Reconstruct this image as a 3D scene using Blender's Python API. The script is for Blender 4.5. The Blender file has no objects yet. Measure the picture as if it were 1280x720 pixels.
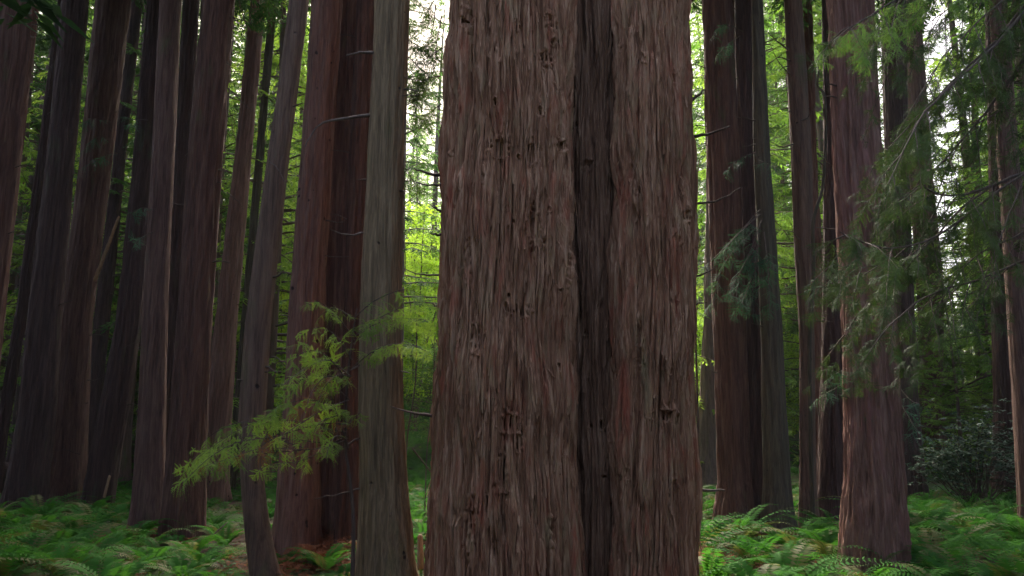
import bpy, math, numpy as np
from math import radians, sin, cos, pi

# ------------------------------------------------------------------ camera, world, sun, exposure
sc = bpy.context.scene
col = sc.collection
H_CAM, PITCH, F = 1.75, radians(10.7), 1000.0
cam_d = bpy.data.cameras.new("camera"); cam = bpy.data.objects.new("camera", cam_d); col.objects.link(cam)
cam.location = (0, 0, H_CAM); cam.rotation_euler = (pi / 2 + PITCH, 0, 0)
cam_d.lens = 28.125; cam_d.sensor_width = 36; cam_d.clip_start = 0.1; cam_d.clip_end = 2000
sc.camera = cam

SUN_EL, SUN_AZ = radians(44), radians(-9)      # azimuth measured clockwise from +Y: the sun stands ahead, above the clearing beyond the slope
w = bpy.data.worlds.new("World"); sc.world = w; w.use_nodes = True
nt = w.node_tree; nt.nodes.clear()
sky = nt.nodes.new("ShaderNodeTexSky"); sky.sky_type = 'NISHITA'; sky.sun_disc = False
sky.sun_elevation = SUN_EL; sky.sun_rotation = SUN_AZ
sky.air_density = 0.8; sky.dust_density = 7.0; sky.ozone_density = 0.3
bg = nt.nodes.new("ShaderNodeBackground"); bg.inputs[1].default_value = 0.15
wo = nt.nodes.new("ShaderNodeOutputWorld")
nt.links.new(sky.outputs[0], bg.inputs[0]); nt.links.new(bg.outputs[0], wo.inputs[0])
sd = bpy.data.lights.new("sun", 'SUN'); so = bpy.data.objects.new("sun", sd); col.objects.link(so)
sd.energy = 1.5; sd.angle = radians(12); sd.color = (1.0, 0.95, 0.86)
so.rotation_euler = (pi / 2 - SUN_EL, 0, pi - SUN_AZ)
so.location = (0, 0, 60)
sc.view_settings.view_transform = 'Standard'; sc.view_settings.look = 'None'
sc.view_settings.exposure = 3.0; sc.view_settings.gamma = 1
try: sc.view_settings.use_curve_mapping = False
except Exception: pass
cy = sc.cycles
cy.use_denoising = True; cy.denoiser = 'OPENIMAGEDENOISE'
cy.max_bounces = 7; cy.diffuse_bounces = 4; cy.transmission_bounces = 4; cy.glossy_bounces = 2; cy.transparent_max_bounces = 4
cy.sample_clamp_direct = .4; cy.sample_clamp_indirect = .4
cy.caustics_reflective = False; cy.caustics_refractive = False

rng = np.random.default_rng(7)
U = lambda a, b: float(rng.uniform(a, b))

# ------------------------------------------------------------------ noise
_p = np.random.default_rng(3).permutation(256); _p = np.concatenate([_p, _p, _p])
_g = np.random.default_rng(4).normal(size=(256, 3)); _g /= np.linalg.norm(_g, axis=1)[:, None]
def noise(x, y, z):
    x, y, z = np.broadcast_arrays(np.asarray(x, float), np.asarray(y, float), np.asarray(z, float))
    xi, yi, zi = np.floor(x).astype(int), np.floor(y).astype(int), np.floor(z).astype(int)
    xf, yf, zf = x - xi, y - yi, z - zi
    u, v, ww = [t * t * t * (t * (t * 6 - 15) + 10) for t in (xf, yf, zf)]
    xi &= 255; yi &= 255; zi &= 255
    def c(a, b, d):
        g = _g[_p[_p[_p[(xi + a) & 255] + ((yi + b) & 255)] + ((zi + d) & 255)]]
        return g[..., 0] * (xf - a) + g[..., 1] * (yf - b) + g[..., 2] * (zf - d)
    l = lambda a, b, t: a + (b - a) * t
    return 1.6 * l(l(l(c(0,0,0), c(1,0,0), u), l(c(0,1,0), c(1,1,0), u), v), l(l(c(0,0,1), c(1,0,1), u), l(c(0,1,1), c(1,1,1), u), v), ww)

# ------------------------------------------------------------------ object helpers
def tag(o, label=None, cat=None, group=None, kind=None):
    if label: o["label"] = label
    if cat: o["category"] = cat
    if group: o["group"] = group
    if kind: o["kind"] = kind
    return o
def mesh_np(name, V, Fs, mats, smooth=False, midx=None):
    """V (n,3); Fs list of (m,k) index arrays"""
    me = bpy.data.meshes.new(name)
    V = np.ascontiguousarray(V, dtype=np.float32)
    Fs = [f for f in Fs if len(f)]
    nl = sum(f.size for f in Fs); nf = sum(len(f) for f in Fs)
    me.vertices.add(len(V)); me.vertices.foreach_set("co", V.ravel())
    me.loops.add(nl); me.polygons.add(nf)
    idx = np.concatenate([f.ravel() for f in Fs]).astype(np.int32)
    tot = np.concatenate([np.full(len(f), f.shape[1]) for f in Fs])
    st = np.concatenate([[0], np.cumsum(tot)[:-1]]).astype(np.int32)
    me.loops.foreach_set("vertex_index", idx)
    me.polygons.foreach_set("loop_start", st)
    if smooth: me.polygons.foreach_set("use_smooth", np.ones(nf, dtype=bool))
    for m in (mats if isinstance(mats, (list, tuple)) else [mats]): me.materials.append(m)
    if midx is not None: me.polygons.foreach_set("material_index", np.concatenate(midx).astype(np.int32))
    me.update(calc_edges=True)
    return me
def link(name, me, parent=None, loc=(0, 0, 0), rz=0, s=1):
    o = bpy.data.objects.new(name, me); col.objects.link(o)
    o.location = loc; o.rotation_euler = (0, 0, rz); o.scale = (s, s, s) if not hasattr(s, '__len__') else s
    if parent: o.parent = parent
    return o
def empty(name, loc, rz=0): 
    o = link(name, None, None, loc, rz); o.empty_display_size = 0.3; return o
class Geo:
    """collects pieces, each with a material slot"""
    def __init__(s): s.V = []; s.F = {}; s.n = 0
    def add(s, V, Fa, slot=0):
        s.V.append(V); s.F.setdefault((slot, Fa.shape[1]), []).append(Fa + s.n); s.n += len(V)
    def mesh(s, name, mats, smooth=False):
        Fs = []; mi = []
        for (slot, k), L in sorted(s.F.items()):
            f = np.concatenate(L); Fs.append(f); mi.append(np.full(len(f), slot))
        return mesh_np(name, np.concatenate(s.V), Fs, mats, smooth, mi)
def tube(P, R, n=6, cap=True):
    P = np.asarray(P, float); R = np.asarray(R, float)
    T = np.gradient(P, axis=0); T /= np.linalg.norm(T, axis=1)[:, None] + 1e-9
    ref = np.array([0, 0, 1.0]) if abs(T[:, 2]).mean() < 0.8 else np.array([0, 1.0, 0])
    A = np.cross(T, ref); A /= np.linalg.norm(A, axis=1)[:, None] + 1e-9
    B = np.cross(T, A)
    a = np.arange(n) * 2 * pi / n
    V = P[:, None] + R[:, None, None] * (A[:, None] * np.cos(a)[None, :, None] + B[:, None] * np.sin(a)[None, :, None])
    V = V.reshape(-1, 3)
    i = np.arange(len(P) - 1)[:, None] * n; j = np.arange(n)[None]; k = (np.arange(n)[None] + 1) % n
    Q = np.stack([i + j, i + k, i + n + k, i + n + j], -1).reshape(-1, 4)
    return V, Q
def curve(pts, n=12, jit=0.0):
    """smooth path through the points"""
    pts = np.asarray(pts, float); t = np.linspace(0, len(pts) - 1, n)
    if len(pts) == 2: out = pts[0] + (pts[1] - pts[0]) * t[:, None]
    else:
        pad = np.vstack([2 * pts[0] - pts[1], pts, 2 * pts[-1] - pts[-2]]); out = []
        for tt in t:
            i = min(int(tt), len(pts) - 2); f = tt - i; a, b, c, d = pad[i:i + 4]
            out.append(0.5 * ((2 * b) + (c - a) * f + (2 * a - 5 * b + 4 * c - d) * f * f + (3 * b - a - 3 * c + d) * f ** 3))
        out = np.array(out)
    if jit: out[1:-1] += rng.normal(0, jit, (n - 2, 3))
    return out
def at(px, py, Y):
    """the point of the place seen at photo pixel px, py that stands Y metres ahead"""
    xc, yc = (px - 640) / F, (360 - py) / F
    d = np.array([xc, cos(PITCH) - yc * sin(PITCH), sin(PITCH) + yc * cos(PITCH)])
    return np.array([0, 0, H_CAM]) + d * (Y / d[1])
def frames(T, Up):
    """rotation matrices with x along T and z near Up"""
    T = T / np.linalg.norm(T, axis=1)[:, None]
    S = np.cross(Up, T); S /= np.linalg.norm(S, axis=1)[:, None] + 1e-9
    N = np.cross(T, S)
    return np.stack([T, S, N], 2)
def stamp(geo, tv, tf, pos, R, s, slot=0):
    """many copies of one template into a mesh"""
    k = len(pos)
    if not k: return
    s = np.broadcast_to(np.asarray(s, float), (k,))
    V = np.einsum('kij,vj->kvi', R, tv) * s[:, None, None] + pos[:, None]
    Fa = (tf[None] + (np.arange(k) * len(tv))[:, None, None]).reshape(-1, tf.shape[1])
    geo.add(V.reshape(-1, 3), Fa, slot)

# ------------------------------------------------------------------ materials
def base_mat(name):
    m = bpy.data.materials.new(name); m.use_nodes = True
    n = m.node_tree; n.nodes.clear()
    out = n.nodes.new("ShaderNodeOutputMaterial")
    return m, n, out
def N(n, t, **kw):
    x = n.nodes.new(t)
    for k, v in kw.items(): setattr(x, k, v)
    return x
def ramp(n, stops):
    r = N(n, "ShaderNodeValToRGB"); e = r.color_ramp.elements
    while len(e) < len(stops): e.new(0.5)
    for el, (p, c) in zip(e, stops): el.position = p; el.color = (*c, 1) if len(c) == 3 else c
    return r
def mapping(n, scale, src='Object'):
    tc = N(n, "ShaderNodeTexCoord"); mp = N(n, "ShaderNodeMapping")
    mp.inputs['Scale'].default_value = scale
    n.links.new(tc.outputs[src], mp.inputs[0]); return mp
def bark(name, dark, mid, light, moss=None, moss_amt=0.0, knots=0.0, bump=0.02, scale=1.0, red=None, lichen=None, vary=1):
    m, n, out = base_mat(name); L = n.links.new
    b = N(n, "ShaderNodeBsdfPrincipled"); b.inputs['Roughness'].default_value = 0.88
    b.inputs['Specular IOR Level'].default_value = 0.18
    # wandering of the fibres
    mpw = mapping(n, (1.2, 1.2, 0.7)); wn = N(n, "ShaderNodeTexNoise"); wn.inputs['Scale'].default_value = 1.6; wn.inputs['Detail'].default_value = 3
    L(mpw.outputs[0], wn.inputs[0])
    vm = N(n, "ShaderNodeVectorMath", operation='SUBTRACT'); vm.inputs[1].default_value = (.5, .5, .5); L(wn.outputs['Color'], vm.inputs[0])
    vs = N(n, "ShaderNodeVectorMath", operation='SCALE'); vs.inputs['Scale'].default_value = 0.10; L(vm.outputs[0], vs.inputs[0])
    tc = N(n, "ShaderNodeTexCoord"); va = N(n, "ShaderNodeVectorMath", operation='ADD'); L(tc.outputs['Object'], va.inputs[0]); L(vs.outputs[0], va.inputs[1])
    def fib(sx, sz, det, rough=.6):
        mp = N(n, "ShaderNodeMapping"); mp.inputs['Scale'].default_value = (sx * scale, sx * scale, sz * scale); L(va.outputs[0], mp.inputs[0])
        t = N(n, "ShaderNodeTexNoise"); t.inputs['Scale'].default_value = 1; t.inputs['Detail'].default_value = det; t.inputs['Roughness'].default_value = rough
        L(mp.outputs[0], t.inputs[0]); return t
    f1 = fib(14, 0.9, 5); f2 = fib(55, 2.0, 4, .65); f3 = fib(5, 1.2, 4)
    r1 = ramp(n, [(0.30, dark), (0.50, mid), (0.72, light)]); 
    mx = N(n, "ShaderNodeMath", operation='MULTIPLY_ADD'); L(f2.outputs[0], mx.inputs[0]); mx.inputs[1].default_value = 0.55
    m2 = N(n, "ShaderNodeMath", operation='MULTIPLY'); L(f1.outputs[0], m2.inputs[0]); m2.inputs[1].default_value = 0.55
    L(m2.outputs[0], mx.inputs[2]); 
    sb = N(n, "ShaderNodeMath", operation='SUBTRACT'); L(mx.outputs[0], sb.inputs[0]); sb.inputs[1].default_value = 0.04
    L(sb.outputs[0], r1.inputs[0])
    colr = r1.outputs[0]
    def mixc(fac, c2, cin):
        mm = N(n, "ShaderNodeMix", data_type='RGBA'); L(fac, mm.inputs['Factor']); L(cin, mm.inputs['A'])
        if hasattr(c2, 'links'): L(c2, mm.inputs['B'])
        else: mm.inputs['B'].default_value = (*c2, 1)
        return mm.outputs['Result']
    if red:
        rr = ramp(n, [(0.54, (0, 0, 0)), (0.72, (.75, .75, .75))]); L(f3.outputs[0], rr.inputs[0]); colr = mixc(rr.outputs[0], red, colr)
    if lichen:
        mp = mapping(n, (6, 6, 1.5)); t = N(n, "ShaderNodeTexNoise"); t.inputs['Scale'].default_value = 1.3; t.inputs['Detail'].default_value = 6; t.inputs['Roughness'].default_value = .7
        L(mp.outputs[0], t.inputs[0]); rr = ramp(n, [(0.52, (0, 0, 0)), (0.70, (.8, .8, .8))]); L(t.outputs[0], rr.inputs[0]); colr = mixc(rr.outputs[0], lichen, colr)
    if moss:
        mp = mapping(n, (1.6, 1.6, .5)); t = N(n, "ShaderNodeTexNoise"); t.inputs['Scale'].default_value = 1.2; t.inputs['Detail'].default_value = 6; t.inputs['Roughness'].default_value = .65
        L(mp.outputs[0], t.inputs[0]); rr = ramp(n, [(0.62 - moss_amt * .4, (0, 0, 0)), (0.78 - moss_amt * .4, (.85, .85, .85))]); L(t.outputs[0], rr.inputs[0]); colr = mixc(rr.outputs[0], moss, colr)
    # height for the bump
    hs = N(n, "ShaderNodeMath", operation='ADD'); L(f1.outputs[0], hs.inputs[0]); hm = N(n, "ShaderNodeMath", operation='MULTIPLY'); L(f2.outputs[0], hm.inputs[0]); hm.inputs[1].default_value = .6; L(hm.outputs[0], hs.inputs[1])
    h = hs.outputs[0]
    if knots:
        mp = mapping(n, (4.6, 4.6, 4.4)); v = N(n, "ShaderNodeTexVoronoi"); v.inputs['Scale'].default_value = 1.0; L(mp.outputs[0], v.inputs[0])
        nz = N(n, "ShaderNodeTexNoise"); nz.inputs['Scale'].default_value = 30; L(tc.outputs['Object'], nz.inputs[0])
        ad = N(n, "ShaderNodeMath", operation='MULTIPLY_ADD'); L(nz.outputs[0], ad.inputs[0]); ad.inputs[1].default_value = .16; L(v.outputs['Distance'], ad.inputs[2]); sx_ = N(n, 'ShaderNodeSeparateColor'); L(v.outputs['Color'], sx_.inputs[0]); a3 = N(n, 'ShaderNodeMath', operation='MULTIPLY_ADD'); L(sx_.outputs[0], a3.inputs[0]); a3.inputs[1].default_value = .22; L(ad.outputs[0], a3.inputs[2]); ad = a3
        rr = ramp(n, [(0.13 + .06 * knots, (.9, .9, .9)), (0.20 + .07 * knots, (0, 0, 0))]); L(ad.outputs[0], rr.inputs[0])
        colr = mixc(rr.outputs[0], (0.02, 0.014, 0.012), colr)
        hk = N(n, "ShaderNodeMath", operation='SUBTRACT'); L(h, hk.inputs[0]); L(rr.outputs[0], hk.inputs[1]); h = hk.outputs[0]
    bp = N(n, "ShaderNodeBump"); bp.inputs['Strength'].default_value = 0.9; bp.inputs['Distance'].default_value = bump
    L(h, bp.inputs['Height']); L(bp.outputs[0], b.inputs['Normal'])
    oi = N(n, "ShaderNodeObjectInfo"); mr = N(n, "ShaderNodeMapRange"); L(oi.outputs['Random'], mr.inputs[0]); mr.inputs[3].default_value = 1 - .22 * vary; mr.inputs[4].default_value = 1 + .25 * vary
    hs_ = N(n, "ShaderNodeHueSaturation"); L(colr, hs_.inputs['Color']); L(mr.outputs[0], hs_.inputs['Value']); mr2 = N(n, "ShaderNodeMapRange"); L(oi.outputs['Random'], mr2.inputs[0]); mr2.inputs[3].default_value = 1.12 + .1 * vary; mr2.inputs[4].default_value = 1.12 - .15 * vary; L(mr2.outputs[0], hs_.inputs['Saturation']); colr = hs_.outputs[0]
    L(colr, b.inputs['Base Color']); L(b.outputs[0], out.inputs[0]); return m
def leaf(name, c1, c2, trans=0.4, rough=.7, c3=None, scale=1.2, spec=.12, tint=1.25):
    m, n, out = base_mat(name); L = n.links.new
    mp = mapping(n, (1, 1, 1)); t = N(n, "ShaderNodeTexNoise"); t.inputs['Scale'].default_value = scale; t.inputs['Detail'].default_value = 4; L(mp.outputs[0], t.inputs[0])
    oi = N(n, "ShaderNodeObjectInfo"); a = N(n, "ShaderNodeMath", operation='MULTIPLY_ADD'); L(oi.outputs['Random'], a.inputs[0]); a.inputs[1].default_value = .3; L(t.outputs[0], a.inputs[2])
    st = [(0.42, c1), (0.85, c2)] + ([(0.93, c3)] if c3 else [])
    r = ramp(n, st); L(a.outputs[0], r.inputs[0])
    b = N(n, "ShaderNodeBsdfPrincipled"); b.inputs['Roughness'].default_value = rough; b.inputs['Specular IOR Level'].default_value = spec
    L(r.outputs[0], b.inputs['Base Color'])
    tr = N(n, "ShaderNodeBsdfTranslucent"); mu = N(n, "ShaderNodeVectorMath", operation='MULTIPLY'); mu.inputs[1].default_value = (tint * 1.1, tint * 1.12, tint * .65)
    L(r.outputs[0], mu.inputs[0]); L(mu.outputs[0], tr.inputs[0])
    mx = N(n, "ShaderNodeMixShader"); mx.inputs[0].default_value = trans; L(b.outputs[0], mx.inputs[1]); L(tr.outputs[0], mx.inputs[2])
    L(mx.outputs[0], out.inputs[0]); return m

M = {}
M['giant'] = bark('giant_redwood_bark', (.045, .021, .014), (.225, .117, .074), (.50, .33, .228), moss=(.10, .105, .055), moss_amt=.02, bump=.035, red=(.27, .085, .06), lichen=(.27, .19, .115), scale=1.0, vary=0)
M['giant_shaded'] = bark('giant_redwood_bark_shaded', (.034, .017, .011), (.145, .080, .052), (.32, .21, .145), moss=(.06, .055, .03), moss_amt=.0, bump=.035, scale=1.0, vary=0)  # giant bark darkened, so the shade of the cleft is painted into its colour
M['red'] = bark('red_brown_bark', (.026, .014, .011), (.082, .045, .035), (.15, .090, .068), moss=(.07, .075, .035), moss_amt=.05, bump=.05, scale=.75)
M['redknot'] = bark('knotty_red_brown_bark', (.04, .021, .017), (.125, .069, .053), (.20, .12, .092), knots=1.0, bump=.035)
M['dark'] = bark('dark_bark', (.018, .011, .010), (.045, .027, .023), (.085, .050, .042), moss=(.05, .055, .03), moss_amt=.1, bump=.04, scale=.8)  # darker than the other trunk barks
M['tan'] = bark('pale_grey_tan_bark', (.036, .024, .015), (.14, .098, .060), (.28, .20, .125), moss=(.075, .08, .035), moss_amt=.10, bump=.03, knots=.3)
M['brown'] = bark('brown_knotty_bark', (.035, .022, .017), (.098, .063, .047), (.165, .112, .082), knots=.8, moss=(.08, .085, .04), moss_amt=.08, bump=.03)
M['mossy'] = bark('mossy_bark', (.020, .017, .012), (.052, .042, .029), (.095, .078, .052), moss=(.05, .055, .025), moss_amt=.1, knots=.6, bump=.015)
M['pink'] = bark('pinkish_striated_bark', (.036, .018, .013), (.145, .076, .058), (.27, .165, .13), moss=(.09, .085, .045), moss_amt=.03, bump=.04, red=(.20, .09, .08), scale=.8)
M['twig'] = bark('dead_twig_bark', (.03, .022, .018), (.07, .05, .04), (.13, .10, .08), bump=.004, scale=4)
M['far'] = bark('far_trunk_bark', (.04, .028, .024), (.10, .068, .058), (.16, .11, .09), moss=(.06, .08, .03), moss_amt=.15, bump=.02)
M['wood'] = bark('broken_wood', (.09, .055, .035), (.22, .14, .09), (.34, .24, .16), bump=.01, scale=2)
M['needle'] = leaf('conifer_needles', (.045, .10, .03), (.11, .19, .045), trans=.45, scale=.5)
M['needle_bright'] = leaf('fresh_conifer_needles', (.08, .17, .035), (.20, .29, .055), trans=.5, scale=.4)
M['needle_deep'] = leaf('deep_green_needles', (.03, .07, .025), (.075, .14, .035), trans=.38, scale=.5)
M['hemlock'] = leaf('dark_hemlock_needles', (.022, .042, .015), (.062, .095, .027), trans=.22, scale=1.5)
M['canopy'] = leaf('canopy_needles', (.02, .05, .02), (.05, .10, .03), trans=.25, scale=.5)
M['needle_dark'] = leaf('blue_green_needles', (.022, .06, .035), (.06, .13, .065), trans=.25, scale=2.5)
M['sapling'] = leaf('fresh_redwood_sprays', (.09, .155, .028), (.20, .28, .045), trans=.45, scale=2.2, tint=1.2)
M['rust'] = leaf('rusty_dead_sprays', (.12, .055, .02), (.22, .095, .035), trans=.3, scale=3, tint=.9)
M['broad'] = leaf('broad_leaves', (.17, .30, .03), (.36, .46, .06), trans=.55, scale=.35, c3=(.42, .36, .07), tint=1.3)
M['broadmid'] = leaf('mid_green_leaves', (.05, .11, .025), (.12, .20, .045), trans=.45, scale=.5)
M['fern'] = leaf('fern_fronds', (.018, .072, .013), (.046, .138, .022), trans=.4, scale=1.5, spec=.04, rough=.8)
M['fern_olive'] = leaf('old_fern_fronds', (.055, .075, .022), (.11, .115, .04), trans=.35, scale=1.5)
M['rhodo'] = leaf('leathery_leaves', (.022, .05, .028), (.05, .095, .055), trans=.1, rough=.5, spec=.2, scale=2)
M['litter'] = leaf('rusty_litter', (.11, .035, .018), (.22, .075, .03), trans=.1, rough=.9, scale=4, tint=.9)
M['cover'] = leaf('ground_cover_leaves', (.025, .06, .015), (.07, .12, .028), trans=.3, scale=.8, c3=(.09, .08, .03))
def ground_mat():
    m, n, out = base_mat('forest_floor'); L = n.links.new
    b = N(n, "ShaderNodeBsdfPrincipled"); b.inputs['Roughness'].default_value = .95; b.inputs['Specular IOR Level'].default_value = .1
    def nz(s, d): 
        mp = mapping(n, (1, 1, 1)); t = N(n, "ShaderNodeTexNoise"); t.inputs['Scale'].default_value = s; t.inputs['Detail'].default_value = d; t.inputs['Roughness'].default_value = .65; L(mp.outputs[0], t.inputs[0]); return t
    a = nz(9, 8); r = ramp(n, [(.3, (.016, .010, .007)), (.5, (.038, .022, .015)), (.7, (.075, .043, .028))]); L(a.outputs[0], r.inputs[0])
    g = nz(.35, 7); rg = ramp(n, [(.42, (0, 0, 0)), (.60, (1, 1, 1))]); L(g.outputs[0], rg.inputs[0])
    gc = nz(5, 6); rc = ramp(n, [(.3, (.015, .035, .010)), (.7, (.045, .085, .02))]); L(gc.outputs[0], rc.inputs[0])
    mm = N(n, "ShaderNodeMix", data_type='RGBA'); L(rg.outputs[0], mm.inputs['Factor']); L(r.outputs[0], mm.inputs['A']); L(rc.outputs[0], mm.inputs['B'])
    bp = N(n, "ShaderNodeBump"); bp.inputs['Distance'].default_value = .06; L(a.outputs[0], bp.inputs['Height']); L(bp.outputs[0], b.inputs['Normal'])
    L(mm.outputs['Result'], b.inputs['Base Color']); L(b.outputs[0], out.inputs[0]); return m
M['ground'] = ground_mat()

# ------------------------------------------------------------------ ground
def gz(x, y):
    x = np.asarray(x, float); y = np.asarray(y, float)
    rise = np.clip(y - 27, 0, None)
    hill = 16 * (1 - np.exp(-rise * .014)) * (1 / (1 + np.exp((x - 18) / 9)) * .75 + .25)
    return hill + .13 * noise(x * .25, y * .25, 3.3) + .05 * noise(x * .9, y * .9, 8.1)
def build_ground():
    a = np.linspace(-1, 1, 181); ax = np.sign(a) * (np.abs(a) ** 2.2) * 420
    b = np.linspace(0, 1, 241); ay = -160 + 165 * np.clip(b / .25, 0, 1) + (np.clip((b - .25) / .75, 0, 1) ** 1.9) * 500
    X, Y = np.meshgrid(ax, ay); V = np.stack([X, Y, gz(X, Y)], -1).reshape(-1, 3)
    nx = len(ax); i = (np.arange(len(ay) - 1)[:, None] * nx + np.arange(nx - 1)[None]).ravel()
    Q = np.stack([i, i + 1, i + 1 + nx, i + nx], 1)
    tag(link('ground', mesh_np('ground', V, [Q], M['ground'], True)), kind='structure')
build_ground()

# ------------------------------------------------------------------ crowns and sprays (templates)
def leaf_card(l=1.0, wd=.3, lift=.08):
    """a pointed leaf folded along its midrib"""
    v = np.array([[0, 0, 0], [.35 * l, wd * l / 2, lift * l], [l, 0, 0], [.35 * l, -wd * l / 2, lift * l]])
    return v, np.array([[0, 1, 2], [0, 2, 3]])
def spray_template(Ls=.30, tw=4, nl=.024, nw=.0085, step=.0105, seed=1):
    """flat redwood spray: rachis, side twiglets and two-ranked needles"""
    r = np.random.default_rng(seed); V = []; T = []; n = 0
    def needles(p0, d, L, droop):
        nonlocal n
        k = int(L / step); d = d / np.linalg.norm(d); side = np.array([-d[1], d[0], 0.])
        for j in range(k):
            f = (j + .5) / k; p = p0 + d * L * f + np.array([0, 0, -droop * L * f * f])
            s = 1 if j % 2 else -1; q = .75 + .5 * math.sin(pi * min(1, f * 1.1 + .1)); ln = nl * q * r.uniform(.8, 1.15)
            t = p + (side * s * .82 + d * .57) * ln + np.array([0, 0, r.uniform(-.3, .25) * ln]); w2 = d * nw
            V.extend([p - w2, p + w2, t]); T.append([n, n + 1, n + 2]); n += 3
    ax = np.array([1., 0, 0])
    needles(np.zeros(3), ax, Ls, .35)
    for j in range(tw):
        f = (j + .7 + r.uniform(-.25, .25)) / (tw + .5)
        for s in (-1, 1):
            p = np.array([Ls * (f + .02 * s), 0, -.22 * Ls * f * f]); a = radians(r.uniform(32, 66)) * s
            L = Ls * (.62 * math.sin(pi * min(1, (f * .85 + .18))) + .06) * r.uniform(.75, 1.1)
            needles(p, np.array([cos(a), sin(a), r.uniform(-.5, .1)]), L, r.uniform(.2, .9))
    return np.array(V), np.array(T)
SPR = [spray_template(seed=i) for i in range(5)]
SPR_S = [spray_template(.30, 5, .024, .010, .013, seed=9 + i) for i in range(2)]   # coarser needles for sprays farther off

def bough(geo, base, d, L, droop, r0, twig_l=.8, card=(.16, .034), dens=1.0, slot_w=0, slot_l=1, start=.15, seed=None):
    """a conifer bough: woody axis, side twigs and needle-covered slips set along them"""
    d = np.asarray(d, float); d /= np.linalg.norm(d); n = 7; t = np.linspace(0, 1, n)
    P = base + d * (L * t)[:, None] + np.array([0, 0, -1]) * (droop * L * t ** 2)[:, None] + rng.normal(0, .015 * L, (n, 3)) * t[:, None]
    geo.add(*tube(P, r0 * (1 - .85 * t), 4), slot_w)
    k = max(4, int(L / .17 * dens)); f = rng.uniform(start, 1, k); f.sort()
    pos = np.stack([np.interp(f, t, P[:, c]) for c in range(3)], 1)
    tan = np.stack([np.interp(f, t, np.gradient(P[:, c])) for c in range(3)], 1); tan /= np.linalg.norm(tan, axis=1)[:, None]
    side = np.cross(tan, [0, 0, 1.]); side /= np.linalg.norm(side, axis=1)[:, None] + 1e-6
    s = np.where(rng.random(k) < .5, -1, 1)[:, None]
    td = tan * rng.uniform(.3, .8, (k, 1)) + side * s + np.array([0, 0, -1]) * rng.uniform(.1, .5, (k, 1)); td /= np.linalg.norm(td, axis=1)[:, None]
    tl = twig_l * (1.05 - f * .75) * rng.uniform(.5, 1.1, k)
    m = max(3, int(twig_l / .085 * dens)); g = (np.arange(m) + .5) / m
    pp = pos[:, None] + td[:, None] * (tl[:, None] * g)[..., None] + np.array([0, 0, -.25]) * (tl[:, None] * g ** 2)[..., None]
    sd_ = np.cross(td, [0, 0, 1.]); sg = np.where(np.arange(m) % 2, 1, -1)[None, :, None]
    cd = td[:, None] * .7 + sd_[:, None] * sg * .75 + rng.normal(0, .16, (k, m, 3)) + np.array([0, 0, -.22])
    cd = cd.reshape(-1, 3); up = np.array([0, 0, 1.]) + rng.normal(0, .35, cd.shape)
    tv, tf = leaf_card(card[0], card[1] / card[0], .05)
    stamp(geo, tv, tf, pp.reshape(-1, 3), frames(cd, up), rng.uniform(.7, 1.25, len(cd)), slot_l)

def conifer(Ht, rad, r0, zlow, nb, seed, lean=.02, card=(.17, .036), twig=.8, dens=1.0):
    """returns (trunk mesh data, crown geometry) of one conifer standing at the origin"""
    global rng
    keep = rng; rng = np.random.default_rng(seed)
    t = np.linspace(0, 1, 26); bend = np.stack([np.sin(t * 3 + seed) * lean * Ht * t, np.cos(t * 2.3 + seed) * lean * Ht * t - lean * Ht * t, t * Ht - .4], 1)
    a = np.arange(14) * 2 * pi / 14; g = Geo()
    R = r0 * (1 - t) ** .85 + .015; R[0] *= 1.5; R[1] *= 1.12
    g.add(*tube(bend, R, 12)); trunk = g
    c = Geo()
    for i in range(nb):
        f = zlow + (1 - zlow) * ((i + rng.random()) / nb) ** .95
        p = np.array([np.interp(f, t, bend[:, k]) for k in range(3)])
        az = rng.uniform(0, 2 * pi); Lb = rad * (1 - f) ** .6 * rng.uniform(.55, 1.1) * (.45 + .55 * min(1, (f - zlow) / .12 + .3)) + .35
        el = rng.uniform(-.05, .35) * (.4 + f)
        bough(c, p, (cos(az), sin(az), el), Lb, rng.uniform(.12, .35), .012 + .011 * Lb, twig * min(1, .45 + Lb / 4), card, dens)
    rng = keep
    return trunk, c

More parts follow.
